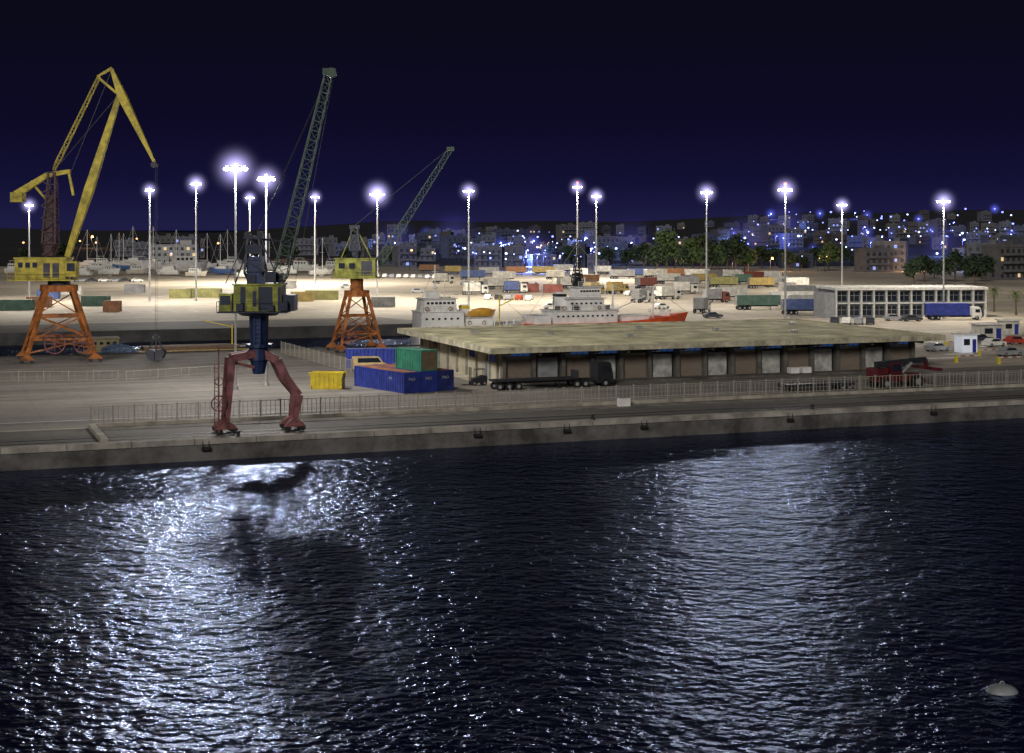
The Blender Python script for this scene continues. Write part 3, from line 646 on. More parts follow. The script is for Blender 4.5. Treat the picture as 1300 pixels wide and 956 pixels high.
MB().beam((-7.2, 0, 9), (-7.2, 0, 15), .18).beam((-8.1, 0, 11.8), (-6.3, 0, 11.8), .08).beam((-5.2, .5, 9), (-5.2, .5, 12.2), .07).beam((-9.2, .5, 9), (-9.2, .5, 11.0), .06).ell((-7.2, 0, 10.9), (.5, .5, .3)).beam((-8.0, 0, 12.5), (-6.4, 0, 12.5), .12).beam((-7.8, 0, 13.8), (-6.6, 0, 13.8), .08).build('mast', shipw, s1)
MB().box((.5, .4, 4.3), (5.6, 4.4, 2.2)).box((.5, .4, 5.46), (6.2, 5.0, .1)).build('aft_house', shipw, s1)
for x in (-3.6, 3.8, 6.2, 7.6): MB().tube((x, -1.2, 3.3), (x, -1.2, 4.6), .16, None, 8).ell((x, -1.35, 4.7), (.3, .3, .26)).build('ventilator', shipw, s1)
liferings(s1, (-9.6, -5.2), -2.92, 7.2); liferings(s1, (-1.2, 1.6), -1.86, 4.5)
fu = MB().box((-1.6, 0, 6.6), (1.6, 1.8, 2.2), 0, 0, .85, .85).build('funnel', shipw, s1); MB().box((-1.6, 0, 7.3), (1.5, 1.75, .5)).build('funnel_band', cyel, fu)
ship_rail(-2.5, 10, -2.7, 3.5, s1); ship_rail(-2.5, 3.5, -2.2, 5.5, s1); ship_rail(-10.6, -3.6, -2.8, 6.75, s1); ship_rail(-10, -3.8, -2.5, 9.0, s1)
MB().beam((5.2, 0, 3.4), (5.2, 0, 9.4), .2).beam((5.2, 0, 7.4), (9.0, 0, 9.0), .16).build('deck_crane', cyel, s1)
MB().tube((-7.2, 0, 14.8), (5.2, 0, 9.3), .04, None, 4).tube((5.2, 0, 9.3), (10.6, 0, 4.6), .04, None, 4).tube((-7.2, 0, 14.6), (-10.8, 0, 6.8), .04, None, 4).build('rigging', steel, s1)
lb = MB(); hull(lb, 5.2, 1.7, 0, .9, .3); lb.ell((0, 0, .9), (2.2, .75, .6)).build('lifeboat', mat('lifeboat_orange_yellow', (.75, .40, .05), .5), s1, 0, False, (1.2, -1.9, 5.7))
s2 = empty('ship', W(113.5, 116.5, -1.7), TH, 'red-hulled ship with white deckhouse and dark lattice mast behind warehouse', 'ship')
hull(MB(), 34, 8.0, -1.6, 4.5, 1.5).build('hull', mat('orange_red_hull', (.85, .10, .02), .5, 0, .3, .5), s2)
MB().box((-14.2, 0, 5.2), (3.2, 6.6, 1.5)).build('stern_house', shipg, s2)
d1 = MB().box((-5.6, 0, 5.6), (12.8, 6.2, 2.3)).box((-5.6, 0, 6.8), (13.4, 6.7, .12)).build('deckhouse', shipg, s2)
winrow(d1, -11.6, .2, -3.13, 5.8, 12, None, .4)
d2 = MB().box((-5.3, 0, 7.9), (7.4, 5.2, 2.1), 0, 0, .97, .95).box((-5.3, 0, 9.02), (8.0, 5.8, .12)).build('upper_deckhouse', shipg, s2); winrow(d2, -8.7, -1.9, -2.6, 8.1, 7, None, .4)
d3 = MB().box((-4.4, 0, 10.1), (4.6, 4.4, 1.9), 0, 0, .93, .93).box((-4.4, 0, 11.1), (5.2, 5.0, .12)).build('bridge', shipw, s2); winrow(d3, -6.4, -2.4, -2.18, 10.35, 7, None, .42)
MB().lattice((-6.0, 0, 11.1), (-6.0, 0, 17.0), 2.0, .4, 6, .16).beam((-7.4, 0, 14.2), (-4.6, 0, 14.2), .15).beam((-6, 0, 17), (-6, 0, 20.2), .15).ell((-6, 0, 13.4), (.9, .9, .35)).beam((-6.8, 0, 15.6), (-5.2, 0, 15.6), .1).box((-6, 0, 12), (1.2, 1.2, 1.8)).build('mast', steel_d, s2)
fu = MB().box((-9.6, 0, 8.9), (2.0, 2.4, 2.6), 0, 0, .85, .85).build('funnel', shipg, s2); MB().box((-9.6, 0, 9.6), (1.86, 2.3, .5)).build('funnel_band', txtk, fu)
for x in (1.4, 8.2, 12.2): MB().tube((x, -1.4, 4.3), (x, -1.4, 6.4), .18, None, 8).ell((x, -1.55, 6.5), (.34, .34, .3)).build('ventilator', shipw, s2)
for x in (-11.2, -7.4, -1.2): MB().box((x, -2.9, 7.4), (.9, .5, .7)).build('deck_locker', steel_d, s2)
liferings(s2, (-10.0, -3.0), -3.4, 7.3)
MB().beam((-11.8, -2.6, 6.8), (-11.8, -2.6, 9.4), .12).beam((-8.2, -2.8, 6.8), (-8.2, -3.2, 8.4), .12).build('davit', steel_d, s2)
ship_rail(-12, .8, -3.2, 6.85, s2); ship_rail(-9, -1.4, -2.7, 9.05, s2); ship_rail(-6.8, -2, -2.4, 11.1, s2)
MB().box((4.9, 0, 5.0), (5.6, 4.6, 1.1)).box((4.9, 0, 5.6), (5.9, 4.9, .12)).build('cargo_hatch', shipg, s2)
MB().beam((1.2, 0, 4.3), (1.2, 0, 11.4), .3).beam((1.2, 0, 6.4), (7.8, 0, 9.2), .18).tube((1.2, 0, 11.2), (7.7, 0, 9.2), .04, None, 4).build('derrick', shipw, s2)
MB().beam((9.6, 0, 4.8), (9.6, 0, 11.0), .2).build('foremast', shipw, s2)
MB().tube((9.6, 0, 10.8), (1.2, 0, 11.2), .04, None, 4).tube((9.6, 0, 10.8), (16.4, 0, 6.2), .04, None, 4).tube((-6, 0, 19.2), (1.2, 0, 11.3), .04, None, 4).tube((-6, 0, 19.2), (-15.5, 0, 6.2), .04, None, 4).build('rigging', steel, s2)
MB().box((11.8, 0, 5.7), (1.4, 1.4, .7)).tube((11.6, -.8, 6.2), (11.6, .8, 6.2), .3, None, 10).build('windlass', shipg, s2)
bg = empty('barge', W(33.5, 113.5, -2), TH, 'long dark low vessel named ANDROMEDA lying behind the near pier', 'barge')
hull(MB(), 33, 7, -.7, 1.9, .9).build('hull', mat('dark_hull', (.04, .037, .037), .5, 0, .4, .6), bg)
for s in (-3.3, 3.3): MB().box((-1, s, 2.0), (28, .2, .22)).build('rubbing_strake', mat('ochre_strake', (.42, .30, .1), .6), bg)
MB().box((2, 0, 2.3), (16, 4.6, .7)).build('cargo_hatch', mat('brown_hatch', (.15, .09, .05), .7), bg)
hb = MB().box((-12.3, 0, 3.1), (4.6, 4.2, 2.2)).box((-12.3, 0, 4.26), (5, 4.6, .12)).build('wheelhouse', mat('ochre_house', (.35, .30, .16), .6), bg); winrow(hb, -14.4, -10.2, -2.13, 3.5, 4)
text('ANDROMEDA', 1.3, txtw, bg, (-8.5, -3.52, 1.1), (math.pi/2, 0, 0))
MB().beam((9, 0, 2), (9, 0, 6), .16).beam((9, 0, 5.6), (4, 0, 6.8), .12).build('mast', cyel, bg)
npile = MB()
for k in range(90):
    x = R.uniform(-3, 3); y = R.uniform(-1, 1); z = max(0, 1.9-abs(x)*.5)*R.uniform(.3, 1)
    npile.tube((x, y, z), (x+R.uniform(-1.4, 1.4), y+R.uniform(-.6, .6), max(.05, z+R.uniform(-1, .4))), .07, None, 4)
npile.ell((0, 0, .4), (2.8, 1.2, 1.2))
no = tag(npile.build('fishing_net', mat('blue_grey_net', (.10, .15, .25), .8, 0, .5, 3)), 'heap of blue-grey netting on the quay right of yellow crane', 'net'); no.location = G(150, 449)
BOATM = [mat('boat_white', (.60, .60, .56), .5), mat('boat_cream', (.48, .45, .37), .5), mat('boat_blue', (.06, .12, .28), .5)]
def small_boat(kind, hm):
    t = empty('boat', (0, 0, 0), 0)
    hull(MB(), 10, 3.1, .6, 2.3, .7).build('hull', hm, t)
    if kind == 0:
        c = MB().prism([(-2.5, 2.3), (2.4, 2.3), (1.6, 3.2), (-2.2, 3.5)], -1.1, 1.1).build('cabin', BOATM[0], t)
        winrow(c, -1.8, 1.2, -1.12, 2.9, 3, None, .5)
        MB().beam((.4, 0, 2.5), (.4, 0, 15.5), .2, .12).beam((.4, 0, 3.9), (-4, 0, 3.9), .14).beam((-.7, 0, 9.5), (1.5, 0, 9.5), .06).tube((4.9, 0, 3), (.4, 0, 15.3), .03, None, 4).tube((-4.9, 0, 2.4), (.4, 0, 15.3), .03, None, 4).build('mast', white, t)
        MB().prism([(-1.2, .7), (1.2, .7), (.6, 0), (-.8, 0)], -.15, .15).build('keel', hm, t)
    else:
        c = MB().prism([(-3.5, 2.3), (2.2, 2.3), (1.2, 3.9), (-3.2, 4.0)], -1.25, 1.25).build('cabin', BOATM[0], t)
        winrow(c, -3, 1, -1.27, 3.3, 4, None, .65)
        MB().box((-1.4, 0, 4.9), (3.0, 2.2, .1)).beam((-2.6, .9, 3.9), (-2.4, .9, 4.9), .08).beam((-2.6, -.9, 3.9), (-2.4, -.9, 4.9), .08).beam((0, .9, 3.9), (-.2, .9, 4.9), .08).beam((0, -.9, 3.9), (-.2, -.9, 4.9), .08).build('flybridge', BOATM[0], t)
    for x in (-2.8, 2.2):
        st = MB()
        for s in (-1, 1): st.beam((x, s*1.5, 0), (x, s*1.0, 1.4), .12)
        st.beam((x, -1.5, .1), (x, 1.5, .1), .12); st.build('cradle', rust, t)
    return t
protos = [small_boat(0, BOATM[0]), small_boat(1, BOATM[0]), small_boat(0, BOATM[2]), small_boat(1, BOATM[1])]
kindt = ['white sailing yacht', 'white motor cruiser', 'blue-hulled sailing yacht', 'cream motor boat']
bl = [(22, 349, 1, 1.2), (62, 346, 3, 1.0), (104, 351, 1, .9), (122, 344, 0, 1.0), (140, 350, 0, 1.1), (158, 344, 2, 1.1), (176, 349, 3, 1.0), (196, 344, 0, 1.3), (212, 350, 1, 1.0), (238, 347, 1, 1.9), (262, 342, 0, 1.1), (281, 349, 2, 1.1),
      (300, 344, 1, 1.3), (322, 350, 3, 1.1), (343, 344, 0, 1.1), (362, 349, 1, 1.0), (386, 346, 1, 1.3), (408, 350, 0, 1.0), (424, 344, 3, 1.1), (442, 348, 1, 1.0),
      (112, 341, 0, 1.2), (132, 339, 1, 1.1), (150, 340, 0, 1.1), (170, 338, 0, 1.3), (186, 341, 1, 1.0), (225, 340, 0, 1.2), (250, 352, 3, .9), (290, 339, 0, 1.2), (310, 353, 1, .8), (330, 340, 0, 1.1)]
used = set()
for px, py, k, s in bl:
    o = protos[k] if k not in used else copy_tree(protos[k]); used.add(k)
    o.location = G(px, py); o.rotation_euler = (0, 0, R.uniform(-.5, .5)+(math.pi if R.random() < .4 else 0)); o.scale = (s, s, s)
    tag(o, '%s propped ashore in far boatyard, %s%s' % (kindt[k], lm(px), ', front row' if py > 346 else ', back row'), 'boat', 'boats propped up in the far boatyard')
o = copy_tree(protos[1]); o.location = W(133, -3.0, -3.0); o.rotation_euler = (0, 0, TH+math.pi); tag(o, 'white boat moored against the near quay at the right edge', 'boat', None); del o['group']
by = empty('ship_part_stand_in', G(1272, 878, -2), 0, 'white rounded part of the ship, modelled as a float, at the lower right corner', 'ship_part')  # stands in for a cut-off part of the viewer's ship
MB().ell((0, 0, -.05), (.8, .7, .42), 0, 18, 10).build('float', grey, by, 0, True); MB().ring((0, 0, .4), .1, .03).build('lifting_ring', steel, by)

# ---------------------------------------------------------------- masts
def plight(loc, power, col, parent=None, rad=.6, spot=False):
    l = bpy.data.lights.new('lamp_light', 'SPOT' if spot else 'POINT'); l.energy = power; l.color = col; l.shadow_soft_size = rad
    if spot: l.spot_size = math.radians(160); l.spot_blend = .25
    o = bpy.data.objects.new('lamp_light', l); COL.objects.link(o); o.location = loc
    if parent: o.parent = parent
    return o
halo_me = {}
def add_halo(parent, z, r, m=None, x=0.):  # adds an emissive sphere as the lamp's halo glow
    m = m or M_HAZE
    if m.name not in halo_me:
        o = MB().ell((0, 0, 0), (1, 1, 1), 0, 20, 12).build('added_halo', m, parent); halo_me[m.name] = o.data
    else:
        o = bpy.data.objects.new('added_halo', halo_me[m.name]); COL.objects.link(o); o.parent = parent
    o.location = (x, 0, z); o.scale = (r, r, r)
def mast(px, top, D, power, label, nl=6, s=1., red=False, rot=0., spot=True):
    H = H0+(HY-top)*D/F; k = D/450*s
    t = empty('lamp_mast', at(px, D), rot, label, 'lamp mast', 'tall floodlight masts in the port')
    MB().tube((0, 0, 0), (0, 0, H), .07+.0005*D, .04+.00028*D, 10).tube((0, 0, 0), (0, 0, .5), .4, .35, 10).build('pole', steel, t)
    w = .95*k+.4
    MB().beam((-w, 0, H), (w, 0, H), .12).beam((0, -w*.6, H), (0, w*.6, H), .12).tube((0, 0, H-.3), (0, 0, H+.4), .2, None, 8).build('crossarm', steel, t)
    for i in range(nl):
        x = -w+2*w*i/(nl-1) if nl > 1 else 0; y = (-.35 if i % 2 else .35)
        fl = MB().box((x, y, H-.1), (.55*k, .55*k, .2), 0, 0, .7, .7).build('floodlight', steel_d, t)
        MB().ell((x, y, H-.2-.17*k), (.32*k, .32*k, .25*k)).build('lens', lens_w, fl)
    if red: MB().ell((0, 0, H+.9), (.35*k, .35*k, .35*k)).tube((0, 0, H+.4), (0, 0, H+.7), .1).build('warning_light', lens_r, t)
    plight((0, 0, H-1.2-.3*k), power, (1., .91, .78) if spot else (.97, .93, .88), t, .9, spot)
    add_halo(t, H-.3, .0115*D*s)
MS = [(37, 259, 420, 60e3, 'leftmost lamp mast, behind the yellow crane edge', 4, .8, 1), (190, 240, 430, 42e3, 'slim lamp mast just right of the tall yellow crane', 4, .8, 0),
      (249, 232, 430, 42e3, 'second lit mast right of the tall yellow crane', 4, 1., 0), (299, 211, 200, 24e3, 'tallest and brightest lamp mast left of dark crane boom', 5, 2.0, 0),
      (317, 250, 560, 190e3, 'small far mast just right of the brightest mast', 3, .7, 1), (338, 225, 205, 19e3, 'lit mast just left of the dark crane boom', 4, 1.5, 0),
      (400, 249, 560, 190e3, 'distant mast between dark crane boom and orange crane', 3, .7, 1), (479, 245, 440, 80e3, 'bright mast standing behind the orange quay crane', 4, 1.3, 1),
      (595, 241, 410, 75e3, 'lit mast rising above the white workboat', 4, .9, 1), (733, 236, 440, 80e3, 'mast with red light above the red ship', 4, .8, 1),
      (757, 248, 600, 190e3, 'shorter farther mast just right of the red-light mast', 4, .8, 1), (897, 243, 400, 28e3, 'lit mast right of the red bow', 4, 1., 0),
      (997, 239, 318, 19e3, 'nearest lamp mast rising over the warehouse roof', 5, 1.2, 0), (1069, 259, 500, 80e3, 'mast behind the left half of the terminal', 4, .8, 1),
      (1198, 254, 352, 40e3, 'rightmost lamp mast beside the terminal right end', 5, 1.1, 1)]
for i, (px, top, D, pw, lb_, nl, s, sp) in enumerate(MS): mast(px, top, D, pw, lb_, nl, s, px in (733, 997), R.uniform(-.2, .2), bool(sp))

# ---------------------------------------------------------------- yard vehicles and containers
TR = [(640, 357, 'white', .05), (600, 355, 'blue', .1), (705, 355, 'white', .0), (735, 352, 'white', .05), (790, 354, 'grey', .1), (820, 366, 'red', .8),
      (848, 360, 'white', .15), (872, 364, 'grey', .5), (893, 360, 'yellow', .4), (918, 365, 'olive', .15), (942, 361, 'green', .4), (966, 366, 'yellow', .15), (985, 364, 'grey', .5), (545, 346, 'orange', .0), (575, 348, 'yellow', .1),
      (925, 381, 'white', .5), (962, 393, 'green', .12), (1005, 387, 'white', .1), (1022, 399, 'blue', .1), (1030, 393, 'grey', .1),
      (620, 350, 'grey', .2), (655, 349, 'orange', .1), (690, 349, 'yellow', .0), (715, 346, 'white', .3), (765, 348, 'white', .1), (812, 352, 'blue', .2), (832, 353, 'white', .5), (860, 352, 'orange', .2), (885, 353, 'white', .1), (905, 355, 'grey', .6), (930, 354, 'white', .2), (955, 357, 'red', .4), (980, 356, 'white', .1), (1010, 366, 'white', .3), (1020, 378, 'grey', .2), (630, 367, 'white', .7), (725, 366, 'white', .5), (745, 361, 'orange', .1)]
for px, py, c, rz in TR:
    trailer(G(px, py), rz, MW[c], '%s box trailer parked in the far yard, %s' % (c, lm(px)), 'box trailers parked in the far yard', R.choice([7, 8.5, 9.5]) if py < 375 else 11)
LO = [(752, 374, 'yellow', 'yellow', .9), (781, 373, 'yellow', 'yellow', .7), (812, 384, 'grey', 'white', 1.0), (890, 397, 'grey', 'white', 1.2), (866, 373, 'white', 'white', .3), (650, 372, 'blue', 'white', .1), (1000, 374, 'white', 'red', .2), (600, 374, 'white', 'white', .4), (560, 360, 'white', 'white', .2), (845, 380, 'white', 'white', .6), (905, 384, 'grey', 'red', .4)]
for px, py, c, c2, rz in LO:
    lorry('lorry', G(px, py), rz, MW[c], MW[c2], '%s lorry with %s cab standing in the far yard, %s' % (c, c2, lm(px)), 'lorry', 'lorries in the far yard', 4.5)
lorry('lorry', G(1203, 406), .02, cblue, white, 'blue box lorry in front of the terminal right end', 'lorry', None, 9.5)
for px, py, c, L in ((672, 371, 'red', 6), (702, 372, 'red', 6), (228, 379, 'olive', 6), (258, 378, 'olive', 10), (408, 381, 'olive', 9), (383, 383, 'yellow', 6), (141, 396, 'orange', 4), (20, 394, 'green', 8), (48, 390, 'orange', 6), (120, 389, 'green', 7), (486, 390, 'grey', 6), (356, 366, 'white', 10), (170, 372, 'grey', 6), (60, 380, 'blue', 6), (90, 374, 'white', 6)):
    container(G(px, py)+Vector((L/2, 0, 0)), math.pi/2, L, MW[c], '%s container on the far bank, %s' % (c, lm(px)), None, None, 'containers on the far bank and yard')
cars = [car(white), car(mat('silver_paint', (.4, .41, .43), .35, .3), (0, 0, 0)), car(mat('dark_car_paint', (.04, .045, .06), .35)), car(cred)]
cn = ['white', 'silver', 'dark', 'red']; usedc = set()
CL = [(462+i*9, 351.5+.2*i, 0 if i % 4 else 1, 1.5, 'in the far row') for i in range(12)]
CL += [(620+i*13, 380+.3*i, [0, 2, 1, 3][i % 4], 1.4, 'in mid yard') for i in range(5)]
CL += [(905, 404, 2, .3, 'in the nearer yard'), (1135, 407, 1, 0, 'before the terminal'), (1158, 408, 2, .1, 'before the terminal'), (1245, 434, 2, .2, 'near the guard booth'), (1282, 452, 1, .4, 'near the guard booth'), (1262, 440, 0, .5, 'near the guard booth'), (1290, 437, 3, .3, 'near the guard booth'), (1190, 446, 1, .4, 'beside the warehouse end'),
       (840, 392, 0, .6, 'in the nearer yard'), (700, 392, 0, .3, 'in the nearer yard'), (530, 372, 1, .2, 'in the nearer yard'), (440, 366, 0, .2, 'in the nearer yard'), (330, 360, 0, .0, 'in the nearer yard')]
CL += [(590+i*11, 362+.2*i, [1, 0, 2, 0, 3][i % 5], 1.2, 'in the second row') for i in range(9)]+[(800+i*12, 375-.1*i, [0, 2, 1][i % 3], .9, 'in the second row') for i in range(6)]+[(90+i*14, 358, [0, 1, 2][i % 3], .3, 'by the boatyard') for i in range(7)]
CL += [(1060+i*15, 411+.2*i, [2, 0, 1][i % 3], 1.3, 'along the terminal front') for i in range(4)]
for px, py, k, rz, wh in CL:
    o = cars[k] if k not in usedc else copy_tree(cars[k]); usedc.add(k)
    o.location = G(px, py); o.rotation_euler = (0, 0, rz)
    tag(o, '%s car parked %s, %s' % (cn[k], wh, lm(px)), 'car', 'cars parked in the port yard')

# ---------------------------------------------------------------- terminal building
tb = empty('terminal_building', G(1062, 404), math.radians(7), 'long two-storey terminal with white grid of columns and flat roof', 'building')
TLn = 35.; twh = mat('terminal_white', (.55, .55, .52), .6)
MB().box((TLn/2, 7, 3.1), (TLn, 12, 6.2)).build('wall', mat('terminal_wall', (.13, .14, .16), .8), tb)
MB().box((TLn/2, 6.6, 6.55), (TLn+.8, 14, .6)).build('roof', mat('terminal_roof', (.58, .57, .53), .8), tb)
MB().box((TLn/2, .5, 3.3), (TLn, 1.1, .3)).build('floor_slab', twh, tb)
for k in range(13): MB().box((k*TLn/12, .3, 3.1), (.35, .7, 6.2)).build('column', twh, tb)
for k in range(12):
    x = (k+.5)*TLn/12
    for z in (1.6, 4.8):
        wn = MB().box((x, .97, z), (2.3, .08, 2.0)).build('window', glass_d if (k*3+int(z)) % 9 else glass_b, tb)
        MB().box((x, .9, z), (.08, .06, 2.0)).box((x, .9, z+.2), (2.3, .06, .08)).build('mullion', grey, wn)
MB().box((-1.2, 5, 2.8), (2.3, 8, 5.6)).build('end_block', grey, tb)
def booth(loc, w_, h_, rz, label, lit=True):
    t = empty('guard_booth', loc, rz, label, 'booth', None)
    b = MB().box((0, 0, h_/2), (w_, w_*.85, h_)).build('wall', booth_glow if lit else MW['white'], t)
    MB().box((0, 0, h_+.1), (w_+.7, w_*.85+.7, .2)).build('roof', white, t)
    MB().box((-.2*w_, -w_*.43, h_*.6), (w_*.4, .06, h_*.35)).build('window', glass_d, b); MB().box((w_/2+.01, 0, h_*.6), (.06, w_*.5, h_*.35)).build('window', glass_d, b)
    MB().box((w_*.3, -w_*.43, h_*.38), (w_*.25, .06, h_*.75)).build('door', cblue, b)
booth(G(1226, 447), 2.8, 2.9, .3, 'lit white guard booth standing at the port gate')
booth(G(1253, 431), 4.2, 2.8, .3, 'pale grey gate hut behind the lit guard booth', False)
booth(G(1280, 424), 3.2, 2.6, .2, 'small hut at the right edge behind the gate', False)
for i, (px, py) in enumerate(((1200, 441), (1243, 452), (1214, 460), (1268, 462))):
    t = empty('barrier_gate', G(px, py), .35, 'red and white barrier arm, %s at the port gate' % ['far left', 'middle right', 'nearest left', 'nearest right'][i], 'barrier', 'barrier arms at the gate')
    MB().box((0, 0, .5), (.4, .4, 1.0)).build('housing', cyel, t)
    b = MB()
    for k in range(5): b.box((.4+k*.8, 0, .95), (.8, .08, .12), 0, k % 2)
    b.build('arm', [txtw, cred], t)
kbm = MB()
for k in range(5):
    p = G(1196+k*22, 455-k*5); kbm.box((p.x, p.y, .08), (5, .6, .15), .35)
struct(kbm, 'kerb_islands', paint_w)

# ---------------------------------------------------------------- trees
def crown_mesh(seed, r, hh, m):
    q = random.Random(seed); b = MB()
    for c in range(46):
        th = q.uniform(0, 6.28); ph = q.uniform(-.7, 1.5); rr = q.uniform(.35, 1.)
        cx = r*rr*math.cos(th)*math.cos(ph); cy = r*rr*math.sin(th)*math.cos(ph); cz = hh*.5*rr*math.sin(ph); cr = q.uniform(.16, .34)*r
        for k in range(20):
            d = Vector((q.gauss(0, 1), q.gauss(0, 1), q.gauss(0, 1))).normalized()*cr*q.uniform(.5, 1.1)
            p = Vector((cx, cy, cz))+d; e = Vector((q.gauss(0, 1), q.gauss(0, 1), q.gauss(0, .6))).normalized(); f = e.cross(Vector((q.gauss(0, 1), q.gauss(0, 1), q.gauss(0, 1)))).normalized()
            s = q.uniform(.25, .5)
            b.add([p-e*s-f*s*.6, p+e*s-f*s*.5, p+e*s*.8+f*s*.7, p-e*s*.9+f*s*.6], [(0, 1, 2, 3)])
    return b
def tree_proto(seed, m):
    t = empty('broadleaf_tree', (0, 0, 0))
    tk = MB().tube((0, 0, 0), (.2, 0, 2.6), .35, .24, 8)
    q = random.Random(seed)
    for k in range(5): tk.tube((.2, 0, 2.4), (q.uniform(-2, 2), q.uniform(-2, 2), q.uniform(4.5, 6.5)), .16, .05, 5)
    tk.build('trunk', bark, t)
    crown_mesh(seed, 3.6, 7.0, m).build('crown', m, t, 0, False, (0, 0, 5.4))
    return t
TP = [tree_proto(3, leafm), tree_proto(5, leaf_lit), tree_proto(9, leafm)]; tu = set()
TL = [(835+i*11, 349-(i % 3)*3, 1.5+.35*math.sin(i*1.7)) for i in range(11)]
TL += [(1160+i*13, 362-(i % 3)*4, 1.0+.25*math.sin(i*2.1)) for i in range(8)]
TL += [(950+i*17, 344-(i % 3)*3, 1.1+.3*math.sin(i*1.3)) for i in range(11)]
TL += [(px, py, s) for px, py, s in ((500, 338, 1.), (523, 336, 1.2), (700, 338, 1.2), (722, 340, 1.3), (770, 341, 1.2), (800, 341, 1.3), (818, 343, 1.5), (610, 337, 1.), (660, 336, 1.1), (1240, 352, 1.2), (1262, 350, 1.3), (1290, 352, 1.5), (30, 334, 1.), (80, 335, 1.2), (440, 335, 1.0), (370, 334, 1.1))]
for i, (px, py, s) in enumerate(TL):
    k = i % 3 if i < 11 else (i % 3 if i % 5 == 0 else (0, 2)[i % 2]); o = TP[k] if k not in tu else copy_tree(TP[k]); tu.add(k)
    p = G(px, py); o.location = (p.x, p.y, zt(p.x, p.y)); o.rotation_euler = (0, 0, R.uniform(0, 6.28)); o.scale = (s, s, s*R.uniform(.85, 1.1))
    tag(o, '%s leafy tree at port edge, %s%s' % ('dark' if k != 1 else 'green lit', lm(px), ', taller' if s > 1.25 else ''), 'tree', 'dark trees between port and town')
def palm(loc, hgt, label):
    t = empty('palm_tree', loc, R.uniform(0, 6), label, 'palm tree', 'palm trees by the terminal')
    MB().tube((0, 0, 0), (.15, 0, hgt*.5), .28, .2, 8).tube((.15, 0, hgt*.5), (.1, 0, hgt), .2, .22, 8).build('trunk', bark, t)
    c = MB()
    for k in range(22):
        w_ = k*2.399; el = .9-.09*k+R.uniform(-.1, .1); p = Vector((.1, 0, hgt)); L = 2.6; seg = 6; d = Vector((math.cos(w_), math.sin(w_), 0)); side = Vector((-math.sin(w_), math.cos(w_), 0))
        for j in range(seg):
            q = p+(d*math.cos(el)+Vector((0, 0, math.sin(el))))*(L/seg); el -= .33
            for s in (-1, 1):
                for z in range(2):
                    b0 = p.lerp(q, z*.5); b1 = p.lerp(q, z*.5+.25); tip = b0+side*s*.55*(1-j/seg*.6)+Vector((0, 0, -.22))+d*.15
                    c.add([b0, b1, tip], [(0, 1, 2)])
            p = q
    c.build('crown', mat('palm_frond', (.09, .12, .035), .7), t)
palm(G(1215, 397), 5.0, 'palm tree behind the blue lorry at the terminal'); palm(G(1262, 396), 5.5, 'palm tree right of the terminal end'); palm(G(1290, 400), 5.2, 'rightmost palm tree at the frame edge'); palm(G(1240, 392), 4.6, 'smaller palm tree between two others by terminal')

# ---------------------------------------------------------------- town
HC = [('white', (.135, .14, .17)), ('cream', (.12, .115, .115)), ('grey', (.055, .06, .082)), ('ochre', (.08, .066, .062)), ('pale blue', (.075, .09, .145))]  # wall tones darkened and blued to paint in night haze
hp = {}
gwin = mat('town_window_glass', (.028, .033, .05), .5, 0, .2, 1)
glass_lb = mat('window_lit_blue', (.35, .45, 1.), .4, 0, .1, 1, emis=.6)
def house_proto(ci, st, variant):
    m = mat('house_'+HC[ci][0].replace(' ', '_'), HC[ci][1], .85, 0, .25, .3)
    t = empty('apartment_block' if st > 2 else 'house', (0, 0, 0)); wd = [9, 12, 15][variant]; dp = 9; hh = st*3.1
    MB().box((0, 0, hh/2-2), (wd, dp, hh+4)).build('wall', m, t)
    r_ = MB().box((0, 0, hh+.12), (wd+.5, dp+.5, .24))
    for sx, sy, lx, ly in ((0, -dp/2, wd, .2), (0, dp/2, wd, .2), (-wd/2, 0, .2, dp-.2), (wd/2, 0, .2, dp-.2)): r_.box((sx, sy, hh+.65), (lx, ly, .8))
    rr = r_.build('roof', m, t)
    MB().box((wd*.2, 1, hh+1.3), (2.8, 2.6, 2.2)).build('stair_house', m, rr)
    MB().tube((-wd*.25, 0, hh+1.2), (-wd*.25+1.4, 0, hh+1.2), .45, None, 8).build('water_tank', m, rr)
    nw = wd//3
    for f in range(st):
        z = f*3.1+1.7
        for k in range(nw):
            x = (k+.5)*wd/nw-wd/2
            q = R.random()
            MB().box((x, -dp/2-.02, z), (1.3, .1, 1.4)).build('window', glass_l if q < .035 else glass_lb if q < .09 else gwin, t)
        if f > 0: MB().box((-.0, -dp/2-.7, z-1.65), (wd*.8, 1.3, .16)).box((0, -dp/2-1.32, z-1.15), (wd*.8, .08, .85)).build('balcony', m, t)
    for s in (-1, 1): MB().box((s*(wd/2+.02), -1.5, 1.8), (.1, 1.2, 1.4)).build('side_window', gwin, t)
    return t
stn = {2: 'two', 3: 'three', 4: 'four', 5: 'five'}
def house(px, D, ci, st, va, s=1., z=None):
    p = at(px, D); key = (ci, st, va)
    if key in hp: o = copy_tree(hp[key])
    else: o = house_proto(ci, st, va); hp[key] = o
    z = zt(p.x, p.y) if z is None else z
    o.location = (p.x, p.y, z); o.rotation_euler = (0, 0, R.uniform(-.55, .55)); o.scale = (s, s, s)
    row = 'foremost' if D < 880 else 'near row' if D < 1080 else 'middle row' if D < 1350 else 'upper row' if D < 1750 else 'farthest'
    tag(o, '%s %s-storey flat-roofed %s, %s of town, %s' % (HC[ci][0], stn[st], 'block' if st > 2 else 'house', row, lm(px)), 'building', 'flat-roofed buildings of the town')
